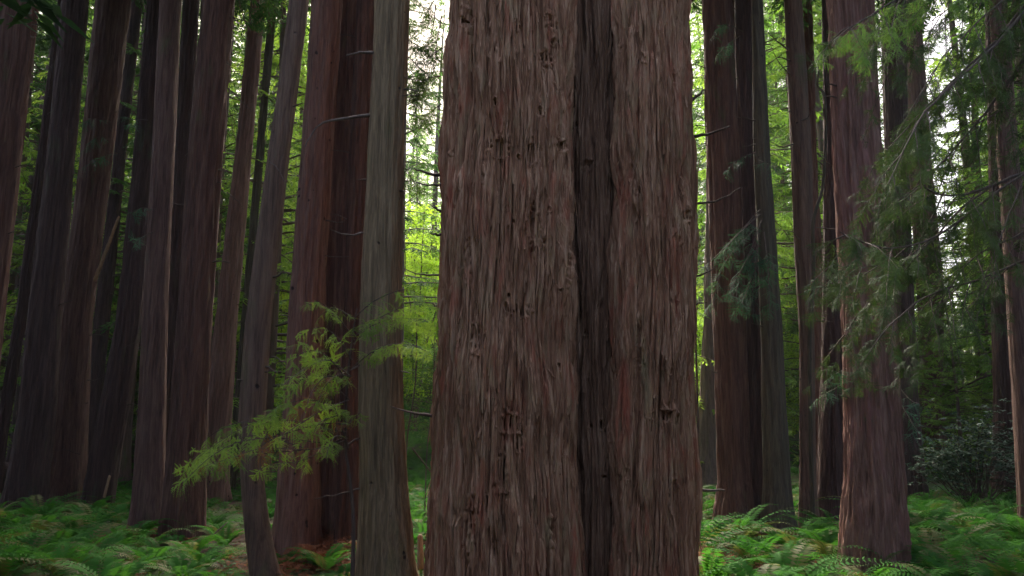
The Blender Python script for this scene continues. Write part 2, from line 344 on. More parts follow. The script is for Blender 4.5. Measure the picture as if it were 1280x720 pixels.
# ------------------------------------------------------------------ near and middle trees
CTRL = {}
FRAME_TOP = lambda Y: H_CAM + .589 * Y
crownmeshes = []
for s_ in range(3):
    _, c = conifer(15, 4.6, .2, .0, 120, 40 + s_, 0, card=(.17, .05), twig=1.0, dens=1.15)
    crownmeshes.append(c.mesh('crown', [M['twig'], M['canopy']]))
def trunk_mesh(ctrl, Y, base, topz, mat, seed, flare=.3, segs=80, flute=.05, rough=.027, nvis=190, taper_top=.35):
    """ctrl: list of (py, xl, xr) from top to bottom; a trunk in the plane Y ahead"""
    cz, cx, cr = [], [], []
    for py, xl, xr in ctrl:
        A, B = at(xl, py, Y), at(xr, py, Y); cz.append(A[2]); cx.append((A[0] + B[0]) / 2); cr.append((B[0] - A[0]) / 2)
    cz, cx, cr = map(np.array, (cz, cx, cr)); o = np.argsort(cz); cz, cx, cr = cz[o], cx[o], cr[o]
    gzv = base[2]
    zs = np.concatenate([np.linspace(gzv - .35, cz[-1] + .5, nvis), np.linspace(cz[-1] + 1.2, topz, 14)])
    sl = (cx[-1] - cx[-2]) / (cz[-1] - cz[-2]); sl = np.clip(sl, -.06, .06)
    X = np.interp(zs, cz, cx); X = np.where(zs > cz[-1], cx[-1] + sl * (zs - cz[-1]) * .6, X)
    sb = (cx[1] - cx[0]) / (cz[1] - cz[0]); X = np.where(zs < cz[0], cx[0] + np.clip(sb, -.3, .3) * (zs - cz[0]), X)
    # soften the corners of the measured line
    k = np.hanning(15); k /= k.sum(); Xp = np.pad(X, 7, mode='reflect', reflect_type='odd'); Xs = np.convolve(Xp, k, 'valid')
    X[:nvis - 8] = Xs[:nvis - 8]
    R = np.interp(zs, cz, cr); R = np.where(zs > cz[-1], cr[-1] * (1 - (1 - taper_top) * (zs - cz[-1]) / (topz - cz[-1])), R)
    hb = np.clip((zs - gzv), 0, None)
    fl = flare * np.exp(-hb / .38)
    th = np.arange(segs) * 2 * pi / segs
    Z, T = np.meshgrid(zs, th, indexing='ij'); Rr = R[:, None] * np.ones_like(T)
    ct, st = np.cos(T), np.sin(T)
    q = seed * 7.31
    fn = noise(ct * 1.4 + q, st * 1.4, Z * .07) * flute * 1.5 + noise(ct * 3 + q, st * 3 + 5, Z * .1) * flute
    roots = (np.maximum(0, np.cos(T * 3 + seed) * .6 + noise(ct * 2.2, st * 2.2 + q, 0) * .9 + .35)) * fl[:, None]
    wv = noise(ct * Rr * 2 + q, st * Rr * 2, Z * .45) * .025
    Tw = T + wv / Rr
    c2, s2 = np.cos(Tw) * Rr, np.sin(Tw) * Rr
    rid = (1 - np.abs(noise(c2 * 13 + q, s2 * 13, Z * .55)) * 2.2) * rough + (1 - np.abs(noise(c2 * 30 + q, s2 * 30, Z * 1.5)) * 2) * rough * .6
    RR = Rr * (1 + fn + roots) + rid - rough * .6
    V = np.stack([X[:, None] + ct * RR - base[0], Y + st * RR - base[1], Z - base[2]], -1).reshape(-1, 3)
    i = np.arange(len(zs) - 1)[:, None] * segs; j = np.arange(segs)[None]; kk = (j + 1) % segs
    Q = np.stack([i + j, i + kk, i + segs + kk, i + segs + j], -1).reshape(-1, 4)
    return mesh_np('trunk', V, [Q], mat, True), (X[-1], zs[-1])
def tree(name, label, Y, ctrl, mat, cat='tree', group=None, topz=None, crown=True, base_px=None, cscale=1.15, **kw):
    """a tree thing: Empty at its foot > trunk, crown (above the picture), branches added later"""
    zb = at(ctrl[-1][1], ctrl[-1][0], Y)[2]
    A, B = at(ctrl[-1][1], ctrl[-1][0], Y), at(ctrl[-1][2], ctrl[-1][0], Y); bx = (A[0] + B[0]) / 2
    base = np.array([bx, Y, float(gz(bx, Y))])
    root = empty(name, base); tag(root, label, cat, group); CTRL[root.name] = (ctrl, Y)
    cs = FRAME_TOP(Y) + (1.4 if Y > 14 else 6)
    topz = topz or cs + 12
    seed = int(abs(ctrl[0][1] * 3 + Y * 7)) % 97
    me, (tx, tz) = trunk_mesh(ctrl, Y, base, topz, M[mat], seed, **kw)
    link('trunk', me, root)
    if crown:
        link('crown', crownmeshes[seed % 3], root, (tx - base[0], 0, cs - base[2] + .3), seed * 1.7, (cscale, cscale * .8, (topz - cs + 1.5) / 15))
    return root
def dead_branch(root, pts, Y, r0=.02, dy=0, tip=.25, mat='twig', n=9):
    """a bare branch on a tree; pts in photo pixels"""
    P = np.array([at(px, py, Y - dy * k / (len(pts) - 1)) for k, (px, py) in enumerate(pts)]); P = curve(P, n, .006)
    loc = np.array(root.location); R = r0 * np.linspace(1, tip, n)
    g = Geo(); g.add(*tube(P - loc, R, 7))
    return link('branch', g.mesh('branch', M[mat], True), root)

G_L = 'redwood trunks crowding the left side'
G_R = 'redwood trunks crowding the right side'
T = {}
T['l1'] = tree('redwood_tree', 'reddish redwood trunk leaning out of the picture at the far left edge', 14, [(0, 4, 45), (200, -22, 22), (400, -50, 0), (600, -72, -20)], 'red', group=G_L)
T['l2b'] = tree('slender_tree', 'thin dark trunk slanting over the old log at the left edge', 23, [(200, 47, 58), (400, 19, 32), (540, -4, 9), (600, -13, 2)], 'dark', group=G_L)
T['l2'] = tree('redwood_tree', 'dark redwood trunk behind the leftmost ferns, second thick trunk from the left', 19, [(0, 80, 109), (200, 61, 91), (400, 37, 73), (520, 26, 66), (640, 6, 54)], 'dark', group=G_L)
T['l3'] = tree('redwood_tree', 'broad straight red brown trunk, third thick trunk from the left', 20.5, [(0, 122, 161), (200, 103, 138), (400, 78, 113), (520, 66, 108), (628, 54, 104)], 'red', group=G_L)
T['l4'] = tree('slender_tree', 'slim black trunk crossed by the pale broken stick', 27, [(0, 163, 178), (200, 143, 156), (400, 119, 136), (520, 106, 124), (600, 98, 118)], 'dark', group=G_L)
T['l4b'] = tree('slender_tree', 'very thin dark stem behind the slim trunks on the left', 31, [(0, 184, 192), (200, 172, 181), (400, 160, 168), (600, 146, 155)], 'dark', group=G_L)
T['l5'] = tree('redwood_tree', 'dark trunk slanting strongly, left of the narrow brown trunk', 20, [(0, 186, 206), (200, 168, 193), (400, 147, 176), (520, 124, 158), (645, 100, 137)], 'dark', group=G_L)
T['l6'] = tree('redwood_tree', 'narrow brown trunk lit on its left side, left of the broadest dark trunk', 15.5, [(0, 201, 226), (200, 191, 217), (370, 181, 209), (520, 174, 206), (672, 164, 204)], 'red', group=G_L, rough=.012)
T['l7'] = tree('slender_tree', 'black trunk in the gap just right of the narrow brown trunk', 19, [(0, 230, 248), (200, 219, 238), (400, 203, 226), (520, 196, 220), (650, 186, 214)], 'dark', group=G_L)
T['l8'] = tree('redwood_tree', 'broadest trunk of the left group, its foot dark and bare above ferns', 14.8, [(0, 256, 292), (200, 237, 276), (400, 224, 262), (520, 215, 256), (680, 203, 252)], 'red', group=G_L)
T['l9'] = tree('redwood_tree', 'slim red brown trunk that vanishes behind the yellow green sapling leaves', 24, [(0, 314, 331), (200, 294, 313), (400, 270, 296), (520, 258, 289), (612, 248, 285)], 'redknot', group=G_L)
T['l9b'] = tree('slender_tree', 'pencil thin grey stem between a slim red trunk and a leaning knotty trunk', 27, [(0, 337, 346), (200, 320, 329), (400, 302, 311), (610, 284, 294)], 'mossy', group=G_L)
T['l10'] = tree('redwood_tree', 'smooth knotty brown trunk curving at its foot behind the sapling', 10.6, [(0, 362, 385), (100, 350, 373), (200, 335, 360), (400, 308, 338), (520, 299, 330), (600, 301, 329), (660, 306, 336), (725, 314, 348)], 'brown', group=G_L, rough=.008, flute=.03)
G_C = 'three close red trunks sharing one foot'
T['l11a'] = tree('redwood_tree', 'thick knotty trunk at the left of the close trio behind the sapling', 13.2, [(0, 391, 427), (200, 377, 414), (400, 361, 404), (520, 354, 399), (690, 342, 396)], 'redknot', group=G_C)
T['l11b'] = tree('redwood_tree', 'middle trunk of the close red trio, partly hidden by its neighbours', 13.9, [(0, 423, 450), (200, 410, 441), (400, 398, 434), (520, 394, 430), (680, 388, 430)], 'red', group=G_C)
T['l11c'] = tree('redwood_tree', 'lighter red trunk of the trio, touching the pale grey tan trunk', 13.3, [(0, 447, 472), (200, 437, 463), (400, 430, 456), (520, 426, 455), (690, 418, 456)], 'red', group=G_C)
T['l12'] = tree('redwood_tree', 'pale grey tan trunk with fine striped bark left of the giant', 10, [(0, 469, 510), (100, 465, 507), (200, 459, 503), (400, 449, 500), (520, 448, 503), (600, 450, 508), (725, 448, 521)], 'tan', group=G_L, segs=150, rough=.020, nvis=380)
T['r0'] = tree('redwood_tree', 'dim grey trunk far behind, just right of the giant trunk', 27, [(0, 884, 900), (200, 884, 901), (400, 880, 899), (560, 872, 896), (600, 866, 899)], 'far', group=G_R)
T['r1'] = tree('redwood_tree', 'brown trunk with pale vertical streaks at its foot, right of the giant', 16, [(0, 878, 914), (200, 885, 924), (400, 893, 932), (600, 899, 938), (668, 893, 945)], 'red', group=G_R)
T['r1b'] = tree('slender_tree', 'thin light knotty stem squeezed between the brown and the black trunk', 17.2, [(0, 909, 921), (160, 911, 923), (400, 916, 930), (660, 922, 938)], 'brown', group=G_R, rough=.006)
T['r2'] = tree('redwood_tree', 'black trunk behind the drooping blue green spray', 16.6, [(0, 919, 946), (200, 921, 950), (400, 927, 957), (600, 930, 962), (668, 926, 968)], 'dark', group=G_R)
T['r2b'] = tree('redwood_tree', 'mossy olive trunk pressed against the right of the black trunk', 15.6, [(0, 940, 953), (200, 943, 962), (400, 952, 976), (600, 955, 987), (672, 952, 992)], 'mossy', group=G_R, rough=.01)
T['r3'] = tree('redwood_tree', 'straight knotty trunk standing alone before bright leaves right of the black trunk', 15.8, [(0, 981, 1001), (100, 985, 1008), (200, 990, 1014), (300, 993, 1015), (420, 1000, 1017), (600, 1000, 1019), (672, 998, 1024)], 'brown', group=G_R, rough=.01)
T['r3b'] = tree('redwood_tree', 'slim red trunk half hidden behind the lone knotty trunk', 20, [(0, 1002, 1014), (200, 1005, 1020), (400, 1010, 1031), (600, 1010, 1031), (645, 1006, 1033)], 'pink', group=G_R)
T['r4b'] = tree('redwood_tree', 'black trunk along the left flank of the big pinkish redwood', 16.5, [(0, 1029, 1047), (200, 1032, 1060), (400, 1030, 1064), (600, 1024, 1068), (655, 1020, 1070)], 'dark', group=G_R)
T['r4'] = tree('redwood_tree', 'big pinkish redwood with deep vertical grooves, largest trunk right of the giant', 11.2, [(0, 1038, 1086), (200, 1046, 1097), (400, 1057, 1116), (520, 1060, 1121), (600, 1059, 1126), (715, 1051, 1134)], 'pink', group=G_R, segs=160, rough=.042, nvis=400, flare=.1)
T['r5'] = tree('redwood_tree', 'dark trunk seen through the hanging twigs, right of the pinkish redwood', 24, [(0, 1103, 1131), (200, 1108, 1133), (400, 1117, 1141), (520, 1122, 1147), (625, 1122, 1157)], 'dark', group=G_R)
T['r6'] = tree('redwood_tree', 'pinkish trunk in the distance above the dark rhododendron bush', 34, [(0, 1129, 1149), (200, 1137, 1162), (370, 1149, 1179), (470, 1152, 1176), (560, 1150, 1180)], 'red', group=G_R)
T['r7'] = tree('redwood_tree', 'tall dark trunk by the right edge with twigs hanging across it', 15, [(0, 1238, 1257), (200, 1249, 1272), (400, 1262, 1290), (600, 1274, 1308)], 'red', group=G_R, rough=.01)
T['r8'] = tree('slender_tree', 'thin grey pole of a tree standing in the bright gap at the upper right', 40, [(0, 1211, 1217), (250, 1217, 1226), (480, 1222, 1232)], 'far', group=G_R, crown=False)
T['r9'] = tree('redwood_tree', 'dark trunk foot behind the right end of the rhododendron bush', 26, [(0, 1232, 1246), (300, 1240, 1262), (500, 1244, 1270), (600, 1242, 1276)], 'dark', group=G_R)

stub_rng = np.random.default_rng(99)
STUBS = [(k, root) for k, root in T.items()]
# curved sapling stem beside the pinkish redwood
def simple_stem(name, label, cat, pts, Y, r, mat, twigs=(), n=30):
    P = np.array([at(px, py, Y) for px, py in pts]); base = np.array([P[-1][0], Y, float(gz(P[-1][0], Y))])
    P = np.vstack([P, base + [0, 0, -.1]]); C = curve(P[::-1], n)
    root = empty(name, base); tag(root, label, cat)
    g = Geo(); g.add(*tube(C - base, r * np.linspace(1, .45, n), 8)); link('trunk', g.mesh('trunk', M[mat], True), root)
    return root
T['vine'] = simple_stem('bent_sapling', 'crooked bare sapling snaking up beside the pinkish redwood', 'sapling', [(1024, 88), (1022, 108), (1031, 122), (1032, 180), (1028, 235), (1020, 262), (1016, 285), (1017, 340), (1012, 420), (1013, 520), (1016, 640)], 14.6, .045, 'mossy', n=40)

# ------------------------------------------------------------------ the giant in the middle
def giant_stem(ctrl, Yc, base, topz, seed, knots, nth=640, nz_=560, amp=1.0, mat='giant', shreds=900, pits=60):
    cz, cx, cr = [], [], []
    for py, xl, xr in ctrl:
        A, B = at(xl, py, Yc), at(xr, py, Yc); cz.append(A[2]); cx.append((A[0] + B[0]) / 2); cr.append((B[0] - A[0]) / 2)
    cz, cx, cr = map(np.array, (cz, cx, cr)); o = np.argsort(cz); cz, cx, cr = cz[o], cx[o], cr[o]
    zs = np.concatenate([np.linspace(base[2] - .3, cz[-1] + .6, nz_), np.linspace(cz[-1] + 1.2, topz, 24)])
    X = np.interp(zs, cz, cx); R = np.interp(zs, cz, cr); R = np.where(zs > cz[-1], cr[-1] * (1 - .5 * (zs - cz[-1]) / (topz - cz[-1])), R)
    u = np.linspace(-1, 1, nth, endpoint=False)            # more columns towards the open side
    th = -pi / 2 + pi * (.62 * u + .38 * u ** 3)
    Z, Tt = np.meshgrid(zs, th, indexing='ij'); Rr = R[:, None] * np.ones_like(Tt); q = seed * 11.7
    ct, st = np.cos(Tt), np.sin(Tt)
    lobes = noise(ct * 1.1 + q, st * 1.1, Z * .07) * .10 + noise(ct * 2.3 + q, st * 2.3, Z * .13) * .06
    Rm = Rr * (1 + lobes)
    a, b = ct * Rm, st * Rm
    warp = .09 * noise(a * 1.1 + q, b * 1.1, Z * .35) + .032 * noise(a * 4 + q, b * 4, Z * .9)
    Tw = Tt + warp / Rm; a, b = np.cos(Tw) * Rm, np.sin(Tw) * Rm
    ridge = lambda f, fz, o_: 1 - np.abs(noise(a * f + q + o_, b * f - o_, Z * fz)) * 2.4
    h = .034 * ridge(5.5, .22, 0) + .018 * ridge(12, .55, 3) + .020 * ridge(26, .9, 7) + .011 * ridge(55, 1.9, 9)
    furrow = lambda f, fz, o_, w_: np.exp(-(noise(a * f + q + o_, b * f - o_, Z * fz) / w_) ** 2)
    h -= .065 * furrow(4.5, .20, 31, .08) + .052 * furrow(9, .6, 47, .10) + .030 * furrow(19, 1.0, 53, .13)
    # plates: bark strips whose ends lift and break off
    pl = noise(a * 9 + q, b * 9, Z * .8 + 20); h += .028 * np.clip((pl - .05) * 14, 0, 1)
    pl2 = noise(a * 21 - q, b * 21, Z * 1.1 + 40); h += .014 * np.clip((pl2 - .0) * 12, 0, 1)
    h += .06 * noise(a * 1.6, b * 1.6 + q, Z * .9)
    h *= amp
    # knots and healed branch scars
    rk = np.random.default_rng(seed + 500); knots = list(knots) + [(rk.uniform(ctrl[0][1] + 8, ctrl[0][2] - 8), rk.uniform(-10, 720), rk.uniform(.014, .032), rk.uniform(.018, .06), rk.uniform(.03, .055)) for _ in range(pits)]
    XX = X[:, None] + ct * Rm
    for (px, py, sx, sz, dep) in knots:
        K = at(px, py, Yc - cr.mean() * .8)
        tK = math.asin(np.clip((K[0] - np.interp(K[2], zs, X)) / np.interp(K[2], zs, R), -.97, .97)) - pi / 2
        ds = (Tt - tK) * Rr / sx; dz = (Z - K[2]) / sz; d2 = ds ** 2 + dz ** 2
        nn = noise(a * 22, b * 22 + q, Z * 18); dep = dep * 1.6
        rim = np.exp(-((np.sqrt(d2) - 1.15) / .35) ** 2) * .35
        d2 = np.minimum(d2, 30); h += -dep * np.exp(-d2 * np.clip(1.1 + 1.2 * nn, .5, 3)) + dep * rim + .5 * dep * nn * np.exp(-d2 * .6)
    RR = Rm + h
    flare = np.exp(-np.clip(Z - base[2], 0, None) / .6) * .03 * (1 + np.cos(Tt * 5 + seed)) 
    RR = RR + flare
    V = np.stack([X[:, None] + ct * RR - base[0], Yc + st * RR - base[1], Z - base[2]], -1).reshape(-1, 3)
    G3 = V.reshape(len(zs), nth, 3); SV = []; SQ = []; vn = len(V)
    for _ in range(shreds):                                  # loose shreds of bark peeling off the face
        i0 = int(rk.uniform(12, nz_ - 90)); j0 = int(rk.normal(nth / 2, nth * .2)) % nth; ln = int(rk.uniform(12, 80)); m_ = 7
        dj = rk.normal(0, 3.5) + ln * rk.normal(0, .045); t_ = np.linspace(0, 1, m_); ii = np.clip((i0 + ln * t_).astype(int), 0, nz_ - 1); jj = (j0 + dj * t_).astype(int) % nth
        p_ = G3[ii, jj]; k5 = np.ones(3) / 3; p_ = np.stack([np.convolve(np.pad(p_[:, c], 1, mode='edge'), k5, 'valid') for c in range(3)], 1)
        nr = np.stack([np.cos(th[jj]), np.sin(th[jj]), 0 * t_], 1); tg = np.stack([-nr[:, 1], nr[:, 0], 0 * t_], 1)
        up_ = t_ if rk.random() < .5 else 1 - t_; off = .007 + rk.uniform(.005, .045) * up_ ** 2; wv_ = rk.uniform(.005, .016) * np.sin(pi * np.clip(t_ * .86 + .10, 0, 1)) ** .7; skew = rk.uniform(-.02, .02) * up_ ** 2
        a_, b_, c_ = p_ + nr * (off - .006)[:, None] - tg * (wv_ - skew)[:, None], p_ + nr * (off + .003)[:, None] + tg * skew[:, None], p_ + nr * (off - .006)[:, None] + tg * (wv_ + skew)[:, None]
        SV.append(np.concatenate([a_, b_, c_])); r_ = np.arange(m_ - 1)
        SQ.append(np.concatenate([np.stack([r_, r_ + 1, r_ + 1 + m_, r_ + m_], 1), np.stack([r_ + m_, r_ + m_ + 1, r_ + 2 * m_ + 1, r_ + 2 * m_], 1)])[:, ::-1] + vn); vn += 3 * m_
    n = nth; i = np.arange(len(zs) - 1)[:, None] * n; j = np.arange(n)[None]; kk = (j + 1) % n
    Q = np.stack([i + j, i + kk, i + n + kk, i + n + j], -1).reshape(-1, 4)
    return mesh_np('trunk', np.concatenate([V] + SV), [np.concatenate([Q] + SQ)], M[mat], True)
gb = np.array([.6, 10.0, float(gz(.6, 10.0))])
giant = empty('giant_redwood', gb)
tag(giant, 'giant redwood of fused shaggy barked stems filling the middle of the picture', 'tree')
# the widths are measured on the silhouette, so the centre plane lies a little farther than the bark seen
link('trunk', giant_stem([(0, 564, 712), (200, 558, 712), (400, 552, 710), (500, 548, 712), (600, 544, 714), (725, 540, 718)], 9.6, gb, 26, 1,
     [(588, 24, .05, .13, .07), (645, 42, .05, .05, .06), (682, 72, .10, .08, .08), (690, 22, .07, .09, .06), (673, 145, .06, .05, .05), (700, 176, .10, .06, .07),
      (625, 192, .09, .10, .07), (664, 195, .05, .14, .07), (700, 105, .03, .06, .04), (665, 285, .06, .20, .07), (652, 392, .10, .05, .07), (600, 425, .06, .16, .05), (636, 530, .12, .09, .07),
      (628, 590, .05, .18, .07), (590, 650, .06, .25, .05), (690, 660, .06, .14, .04), (577, 120, .03, .2, .04), (705, 330, .03, .2, .05), (590, 330, .03, .2, .04)], nth=860, nz_=760, shreds=2000, pits=40), giant)
link('trunk', giant_stem([(0, 694, 794), (360, 692, 796), (725, 692, 800)], 10.45, gb, 25, 2, [(735, 210, .06, .06, .04)], nth=420, nz_=560, amp=.9, mat='giant_shaded', shreds=250, pits=15), giant)
link('trunk', giant_stem([(0, 772, 855), (200, 770, 861), (400, 772, 863), (600, 774, 862), (725, 772, 857)], 9.75, gb, 25.5, 3,
     [(800, 78, .05, .07, .05), (845, 30, .04, .05, .04), (850, 130, .05, .06, .05), (855, 270, .05, .08, .05), (830, 520, .16, .06, .08), (790, 215, .03, .10, .04), (845, 300, .04, .10, .05), (800, 430, .04, .22, .05), (840, 620, .05, .2, .05)], nth=560, nz_=700, shreds=1300, pits=24), giant)
for a_ in range(5):
    link('crown', crownmeshes[a_ % 3], giant, (-.9 + .5 * a_, (a_ % 2) * .5, 15 + a_ * 2.5), a_ * 1.3, (.85, .85, .8))
for pts, r_, dy in [([(556, 219), (536, 217), (517, 210)], .028, .2), ([(556, 230), (538, 231), (520, 228)], .02, .3), ([(552, 265), (535, 254)], .018, .2), ([(552, 293), (537, 292)], .022, .2),
                    ([(552, 344), (528, 343), (503, 335)], .016, .3), ([(546, 521), (515, 516), (488, 508)], .022, .2), ([(546, 382), (530, 378)], .012, .1)]:
    dead_branch(giant, pts, 9.6, r_, dy)
for pts, r_, dy in [([(856, 128), (870, 122), (880, 112)], .03, .1), ([(856, 172), (885, 168), (913, 157)], .028, .3), ([(858, 256), (895, 251), (926, 234)], .020, .4), ([(860, 348), (880, 342), (895, 334)], .016, .2),
                    ([(860, 383), (872, 380), (884, 378)], .018, .2), ([(858, 614), (880, 613), (906, 613)], .03, .1), ([(860, 300), (872, 290), (880, 282)], .01, .1)]:
    dead_branch(giant, pts, 9.75, r_, dy)
# bare branches on the other trees
for key, Yk, L in [('l12', 9.9, [([(467, 66), (450, 66), (432, 70)], .024), ([(463, 144), (430, 148), (405, 153), (388, 170), (381, 184)], .024), ([(455, 291), (435, 294), (411, 286)], .016),
                             ([(450, 456), (436, 464), (424, 467)], .012), ([(452, 547), (440, 552), (430, 560)], .016), ([(452, 610), (425, 618), (392, 624)], .014), ([(503, 120), (530, 118)], .01)]),
                   ('l10', 10.5, [([(336, 200), (350, 215), (362, 240)], .008), ([(365, 20), (350, 12), (335, 0)], .008)]),
                   ('l9', 24, [([(330, 20), (350, 30), (366, 40)], .025), ([(322, 90), (350, 100), (372, 112)], .022), ([(300, 190), (292, 165), (288, 140)], .02), ([(295, 290), (280, 280), (265, 262)], .02), ([(300, 60), (290, 45), (286, 20)], .02), ([(298, 120), (285, 110), (274, 92)], .02)]),
                   ('l8', 14.8, [([(290, 20), (300, 30), (312, 36)], .012), ([(285, 110), (300, 125), (315, 140)], .012), ([(284, 240), (295, 250), (305, 262)], .010), ([(278, 70), (292, 88), (300, 112)], .01)]),
                   ('l4', 27, [([(150, 300), (160, 280), (168, 262)], .02), ([(140, 370), (150, 345), (162, 330)], .02), ([(158, 160), (168, 140), (178, 130)], .02)]),
                   ('l2b', 23, [([(52, 250), (40, 240), (22, 205)], .02), ([(28, 345), (15, 338), (2, 330)], .02), ([(35, 300), (22, 295), (10, 285)], .02)]),
                   ('r3', 15.7, [([(993, 152), (1008, 148), (1020, 131)], .022), ([(985, 62), (970, 50), (957, 38)], .02), ([(990, 95), (975, 80), (962, 55)], .016), ([(992, 180), (978, 184), (964, 178)], .02), ([(1000, 300), (990, 290), (975, 288)], .014)]),
                   ('r4', 11.9, [([(1050, 285), (1035, 286), (1020, 284)], .018), ([(1045, 210), (1036, 205), (1030, 196)], .012), ([(1060, 360), (1040, 359), (1022, 358)], .014)]),
                   ('l3', 20, [([(150, 240), (160, 235), (170, 225)], .015), ([(100, 568), (80, 562), (44, 564)], .012)])]:
    for pts, r_ in L: dead_branch(T[key], pts, Yk, r_, .3)
for key, root in STUBS:
    ctrl, Y = CTRL[root.name]; c = np.array(ctrl, float)
    for k in range(int(stub_rng.integers(4, 9))):
        py = stub_rng.uniform(10, 520); xl, xr = np.interp(py, c[:, 0], c[:, 1]), np.interp(py, c[:, 0], c[:, 2]); sd_ = 1 if stub_rng.random() < .5 else -1
        e = xr if sd_ > 0 else xl; L_ = stub_rng.uniform(.06, .5) ** 1.3 * 1000 / Y; up_ = stub_rng.uniform(-.5, .6)
        if key in ('l12', 'l10', 'r4') and L_ > 20: L_ = 12
        dead_branch(root, [(e - 3 * sd_, py), (e + L_ * .5 * sd_, py - up_ * L_ * .5), (e + L_ * sd_, py - up_ * L_ * .7 + stub_rng.uniform(-2, 4))], Y - .05, stub_rng.uniform(.009, .018), .15, .35, n=5)
# small leafy twigs sprouting from trunks
def leafy(root, pts, Y, dy, nspr, size, mat='needle_dark', tpl=None, r0=.012, spread=1.0, down=.35, name='spray', start=.25, side=1.0, face=(0, -.35, .9), fn=.5):
    P = np.array([at(px, py, Y - dy * k / (len(pts) - 1)) for k, (px, py) in enumerate(pts)]); n = 14; C = curve(P, n)
    loc = np.array(root.location) if root else np.zeros(3); g = Geo(); g.add(*tube(C - loc, r0 * np.linspace(1, .25, n), 6), 0)
    f = start + (1 - start) * (np.arange(nspr) + rng.random(nspr)) / nspr; t = np.linspace(0, 1, n)
    pos = np.stack([np.interp(f, t, C[:, c]) for c in range(3)], 1); G_ = np.gradient(C, axis=0); tan = np.stack([np.interp(f, t, G_[:, c]) for c in range(3)], 1); tan /= np.linalg.norm(tan, axis=1)[:, None]
    sdv = np.cross(tan, [0, 0, 1.]); sdv /= np.linalg.norm(sdv, axis=1)[:, None] + 1e-6
    s = np.where(np.arange(nspr) % 2, 1, -1)[:, None]
    d = tan * rng.uniform(.1, 1, (nspr, 1)) + rng.normal(0, .3, (nspr, 3)) + sdv * s * side * rng.uniform(.4, 1, (nspr, 1)) * spread + np.array([0, 0, -1]) * rng.uniform(0, 2 * down, (nspr, 1))
    up = np.array(face, float) + rng.normal(0, fn, (nspr, 3)); tpl = tpl or SPR
    for k, (tv, tf) in enumerate(tpl):
        m_ = np.arange(nspr) % len(tpl) == k
        stamp(g, tv, tf, pos[m_] - loc, frames(d[m_], up[m_]), size * rng.uniform(.6, 1.2, m_.sum()), 1)
    return link(name, g.mesh(name, [M['twig'], M[mat]]), root)
# blue green spray drooping before the black trunk
for pts in [[(950, 262), (915, 300), (880, 335)], [(952, 275), (935, 320), (908, 372)], [(950, 280), (945, 330), (938, 395)], [(945, 285), (905, 330), (890, 385)], [(955, 290), (960, 335), (962, 390)],
            [(950, 268), (925, 290), (900, 318)], [(948, 300), (925, 345), (918, 400)], [(948, 300), (940, 345), (925, 385)]]:
    leafy(T['r2b'], pts, 15.3, .9, 13, .9, 'needle_dark', SPR_S, .014)
for pts in [[(945, 190), (925, 198), (905, 215)], [(948, 200), (960, 205), (975, 218)], [(930, 40), (905, 30), (888, 50)], [(925, 45), (910, 55), (895, 70)]]:
    leafy(T['r2b'], pts, 15.2, .6, 7, .8, 'needle_dark', SPR_S, .01)
for pts in [[(135, 155), (115, 148), (98, 160)], [(140, 175), (120, 172), (104, 190)], [(150, 190), (130, 195), (112, 205)]]:
    leafy(T['l3'], pts, 20, .8, 6, 1.0, 'needle_dark', SPR_S, .01)
for pts in [[(190, 262), (176, 260), (165, 270)], [(192, 290), (178, 296), (168, 305)], [(185, 150), (170, 150), (160, 160)]]:
    leafy(T['l6'], pts, 15.3, .5, 5, .8, 'needle_dark', SPR_S, .008)
for pts in [[(1070, 465), (1050, 482), (1026, 495)], [(1080, 460), (1095, 470), (1088, 515)], [(1075, 455), (1055, 462), (1040, 470)], [(1120, 495), (1135, 520), (1150, 545)], [(1120, 480), (1138, 500), (1150, 505)]]:
    leafy(T['r4'], pts, 11.6, .7, 6, .75, 'needle_dark', SPR_S, .01)

